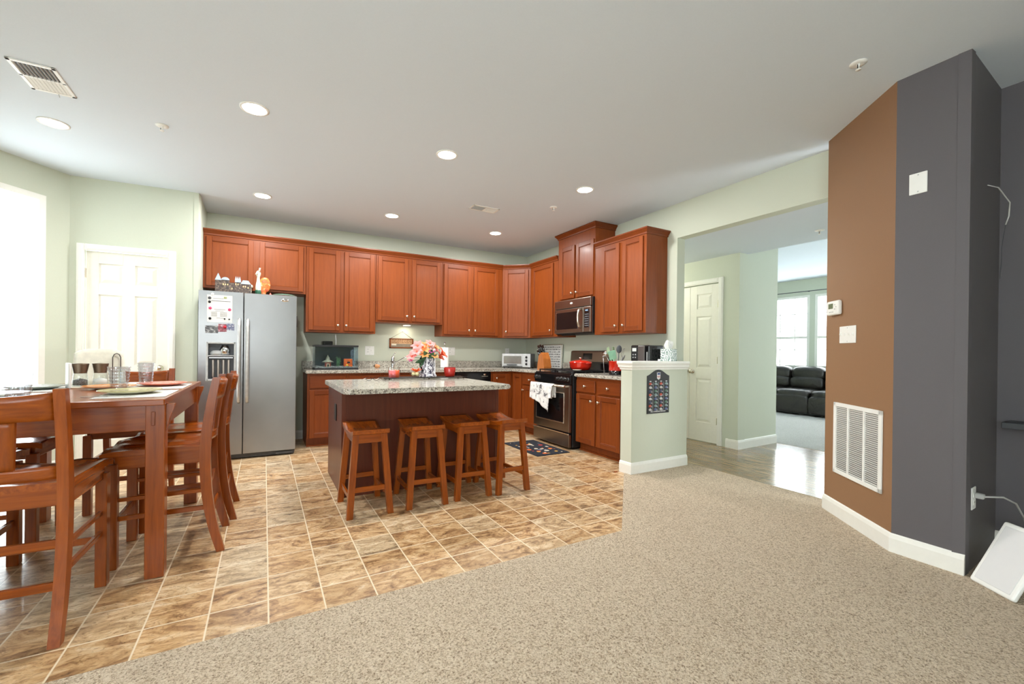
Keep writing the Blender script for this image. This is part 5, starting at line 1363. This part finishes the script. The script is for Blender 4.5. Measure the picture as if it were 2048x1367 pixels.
# hall ceiling lamp (its light spills on the closet wall)
t = thing('flush_ceiling_lamp', 'round flush ceiling lamp in the hall, out past the door jamb', 'ceiling light', (.62, -1.35, ZH))
MB().lathe([(.14, 0), (.14, -.02), (.12, -.03)], m=NICKEL).build('base', None, t)
MB().lathe([(.13, -.02), (.12, -.06), (.07, -.09), (0, -.10)], m=emis('hall_lamp_glass', (255, 244, 220), 6)).build('glass_shade', None, t)
ld_ = bpy.data.lights.new('hall_lamp', 'POINT'); ld_.energy = 28; ld_.color = (1, .95, .86); ld_.shadow_soft_size = .1
lo = bpy.data.objects.new('hall_lamp', ld_); COL.objects.link(lo); lo.parent = t; lo.location = (0, 0, -.16)

# ============================================================ BROWN / GREY WALL ITEMS
va = Vector(A)-Vector(B); vl = va.length; wang = math.atan2(-va.y, -va.x)   # local x: A -> B (left to right seen from room)
def on_brown(d_, z): p_ = Vector(A)-va.normalized()*d_; return (p_.x, p_.y, z)
def dA(x, y): return (Vector((x, y))-Vector(A)).dot(-va.normalized())
gx0, gx1 = dA(-.244, -4.558), dA(-.578, -4.949)
t = thing('return_air_grille', 'large white louvered return air grille low on the brown wall', 'vent', on_brown((gx0+gx1)/2, .565), wang)
gw, gh = (gx1-gx0)/2, .252
mb = MB()
for a, b, c, d in [(-gw, gw, -gh, -gh+.028), (-gw, gw, gh-.028, gh), (-gw, -gw+.03, -gh, gh), (gw-.03, gw, -gh, gh)]: mb.box(a, b, -.012, -.001, c, d, .002, m=WHITE)
for x in (-gw/3, gw/3): mb.box(x-.007, x+.007, -.0115, -.001, -gh, gh, .001, m=WHITE)
mb.build('frame', None, t)
MB().box(-gw+.02, gw-.02, -.0025, -.0005, -gh+.02, gh-.02, m=DGRAY).build('backing', None, t)
mb = MB(); nl = 34
for i in range(nl):
    z = -gh+.03+(2*gh-.06)*(i+.5)/nl
    mb.box(-gw+.028, gw-.028, -.0055, .0055, -.0008, .0008, mat=Matrix.Translation((0, -.006, z)) @ Matrix.Rotation(-1.0, 4, 'X'), m=WHITE)
mb.build('louver', None, t)
mb = MB()
for sx in (-1, 1):
    for sz in (-1, 1): mb.lathe([(.004, 0), (0, .002)], mat=Matrix.Translation((sx*(gw-.014), -.012, sz*(gh-.014))) @ Matrix.Rotation(PI/2, 4, 'X'), m=LGRAY, seg=8)
mb.build('screw', None, t)
t = thing('thermostat', 'white digital thermostat on the brown wall above the light switches', 'thermostat', on_brown(dA(-.245, -4.56), 1.495), wang)
MB().box(-.075, .075, -.03, -.001, -.052, .052, .012, m=WHITE, seg=3).build('housing', None, t)
MB().box(-.045, .012, -.032, -.028, -.005, .032, .001, m=plain('lcd_green', (106, 116, 86), .2)).build('display', None, t)
mb = MB()
for x, z in ((.035, .02), (.05, .005), (.035, -.01), (-.03, -.03), (-.01, -.03), (.01, -.03)): mb.box(x-.006, x+.006, -.0325, -.028, z-.004, z+.004, .001, m=LGRAY)
mb.build('button', None, t)
plate('white four-gang switch plate on the brown wall under the thermostat', on_brown(dA(-.338, -4.668), 1.297), wang, .186, .118, 'ssss', 'switch_plate', 'light switch')
gd = Vector(G)-Vector(B); gang = math.atan2(gd.y, gd.x)
p_ = Vector(B)+gd.normalized()*.10
plate('blank white cover plate high on the grey pillar', (p_.x, p_.y, 2.13), gang, .078, .118, '', 'blank_plate', 'wall plate')
nd = Vector(N)-Vector(G); nang = math.atan2(nd.y, nd.x)
# niche return faces -Y : local x along +X
p_ = Vector(G)+nd.normalized()*.125
ot = plate('white outlet on the shaded side of the grey pillar with a grey cord plugged in', (p_.x, p_.y, .39), nang, .075, .118, 'o')
t = thing('power_cord', 'grey power cord curving from the pillar outlet down behind the white panel', 'cord', (0, 0, 0))
GC = plain('cord_grey', (176, 176, 174), .5)
MB().box(p_.x-.014, p_.x+.014, p_.y-.045, p_.y-.0092, .395, .422, .004, m=GC).build('plug', None, t)
MB().tube([(p_.x, p_.y-.04, .408), (p_.x+.05, p_.y-.10, .415), (p_.x+.12, p_.y-.13, .38), (p_.x+.22, p_.y-.14, .29), (p_.x+.30, p_.y-.15, .16), (p_.x+.32, p_.y-.16, .012)], .0045, GC, 8).build('cable', None, t)
# loose white wires up on the niche
t = thing('speaker_wire', 'thin pale wire hanging from a hole high on the shaded pillar side', 'wire', (0, 0, 0))
WR = plain('wire_pale', (200, 200, 196), .5)
MB().tube([(-.30, -5.306, 2.12), (-.20, -5.325, 2.12), (-.08, -5.345, 2.05), (-.045, -5.335, 1.98), (-.055, -5.325, 1.93)], .0035, WR, 6, rad=[.002, .003, .0035, .004, .003]).tube([(-.055, -5.325, 1.93), (-.12, -5.33, 1.85), (-.15, -5.33, 1.78), (-.10, -5.32, 1.70), (-.03, -5.30, 1.62)], .0012, DGRAY, 6).build('wire_strand', None, t)
# white panel leaning (router / antenna)
pn = thing('white_panel', 'flat white plastic panel leaning in the dark niche beside the pillar', 'panel', (-.665, -5.345, .005))
ex = Vector((-.165, -.225, 0)); ex.normalize()
LW, LH = .215, .345
up = Vector((.36, -.21, .80)); up = (up-ex*up.dot(ex)).normalized(); nn_ = up.cross(ex).normalized()
if nn_.x > 0: nn_ = -nn_
Mx = Matrix(((ex.x, up.x, nn_.x, 0), (ex.y, up.y, nn_.y, 0), (ex.z, up.z, nn_.z, 0), (0, 0, 0, 1)))
MB().box(0, LW, 0, LH, -.012, .012, .011, mat=Mx, m=WHITE, seg=3).build('panel_body', None, pn)
MB().box(.022, LW-.022, .022, LH-.022, .012, .0145, .002, mat=Mx, m=plain('panel_face', (222, 222, 222), .45, var=.004)).build('panel_face', None, pn)
mb = MB()
for dx in (.12, .17): mb.tube([(-.665+ex.x*dx+.03, -5.345+ex.y*dx-.03, .09), (-.665+ex.x*dx+.12, -5.345+ex.y*dx-.02, .02), (-.665+ex.x*dx+.2, -5.345+ex.y*dx+.02, .008)], .0045, GC, 8)
tag(mb.build('cable_bundle', None), 'two short pale cables behind the leaning white panel', 'cable')
# grey shelf on the niche wall
t = thing('wall_shelf', 'dark grey shelf edge on the niche wall at the right edge', 'shelf', (0, -5.34, .765))
MB().box(-.16, -.002, -1.2, 0, -.02, .015, .003, m=DGRAY).build('shelf_board', None, t)
MB().box(-.14, -.004, -.9, -.86, -.10, -.02, .003, m=BLACKM).build('bracket', None, t)

# rug by the range
RUG = NT('rug_print'); co = RUG.coords()
vv = RUG.n('ShaderNodeTexVoronoi', i_Scale=15., i_Randomness=1.); RUG.l(co, vv.inputs['Vector'])
sep = RUG.n('ShaderNodeSeparateXYZ'); RUG.l(co, sep.inputs[0])
spot = RUG.ramp(vv.outputs['Distance'], [(.42, (1, 1, 1)), (.48, (0, 0, 0))])
sc_ = RUG.n('ShaderNodeSeparateColor'); RUG.l(vv.outputs['Color'], sc_.inputs[0])
cl = RUG.ramp(sc_.outputs[0], [(0, lin((30, 34, 44))), (.3, lin((210, 200, 180))), (.45, lin((120, 124, 136))), (.6, lin((226, 170, 70))), (.75, lin((222, 110, 50))), (.9, lin((190, 60, 50)))])
cl.node.color_ramp.interpolation = 'CONSTANT'
ax_ = RUG.math('LESS_THAN', RUG.math('ABSOLUTE', sep.outputs[0]), .165); ay_ = RUG.math('LESS_THAN', RUG.math('ABSOLUTE', sep.outputs[1]), .33)
inner = RUG.math('MULTIPLY', ax_, ay_)
RUG.color(RUG.mix(RUG.math('MULTIPLY', spot, inner), lin((32, 36, 46)), cl)).set(rough=.9)
rg = MB().box(-.225, .225, -.385, .385, 0, .008, .002, m=RUG.m)
tag(rg.build('kitchen_mat', None, None, loc=(-.985, -1.79, 0)), 'dark kitchen mat with autumn print on the tiles before the range', 'rug')
# air freshener / bit of paper at half wall foot
tag(MB().box(-.018, .018, -.008, .008, 0, .006, .001, m=plain('rust_scrap', (150, 70, 34), .6)).build('wood_scrap', None, None, loc=(-.868, -3.02, 0)), 'tiny reddish wood scrap on the tiles at the foot of the half wall', 'scrap')

# ============================================================ FAMILY ROOM SOFA
LE = NT('black_leather'); co = LE.coords(); n1 = LE.noise(co, 90, 4); n2 = LE.noise(co, 5, 3, .6, .8)
LE.color(LE.ramp(n2, [(.3, lin((26, 23, 21))), (.7, lin((46, 41, 36)))])).set(rough=.34, coat=.15); LE.bump(LE.math('ADD', LE.math('MULTIPLY', n1, .12), n2), .55, .03)
t = thing('leather_sofa', 'black leather sofa under the windows of the far family room', 'sofa', (5.22, -.55, 0), -PI/2)
# local x -> world -y, local -y(front) -> world -x ; back at local y=+
SWd = 2.55
MB().box(0, SWd, .02, .85, .03, .30, .03, seg=3).build('frame', LE.m, t)
MB().box(-.2, .02, -.02, .88, .02, .60, .07, seg=4).build('armrest', LE.m, t)
MB().box(SWd-.02, SWd+.2, -.02, .88, .02, .60, .07, seg=4).build('armrest', LE.m, t)
for i in range(4):
    x0 = .02+i*.63; xm = x0+.31
    MB().blob((xm, .30, .385), (.318, .33, .115), None, 5, 14).build('seat_cushion', LE.m, t)
    MB().blob((xm, -.0, .21), (.317, .06, .18), None, 6, 12).build('footrest', LE.m, t)
    MB().blob((xm, .66, .60), (.316, .15, .14), None, 4, 12).blob((xm, .71, .78), (.315, .17, .16), None, 3.2, 14).build('back_cushion', LE.m, t)
# wall lamp near the family-room window
# curtain rod
t = thing('curtain_rod', 'thin curtain rod above the family room windows', 'curtain rod', (FW-.07, -1.4, 2.50))
MB().tube([(0, -1.2, 0), (0, 1.0, 0)], .008, DGRAY, 8).build('rod', None, t)
mb = MB()
for y in (-.75, 0, .75): mb.box(0, .069, y-.008, y+.008, -.008, .008, .001, m=DGRAY)
mb.build('rod_bracket', None, t)
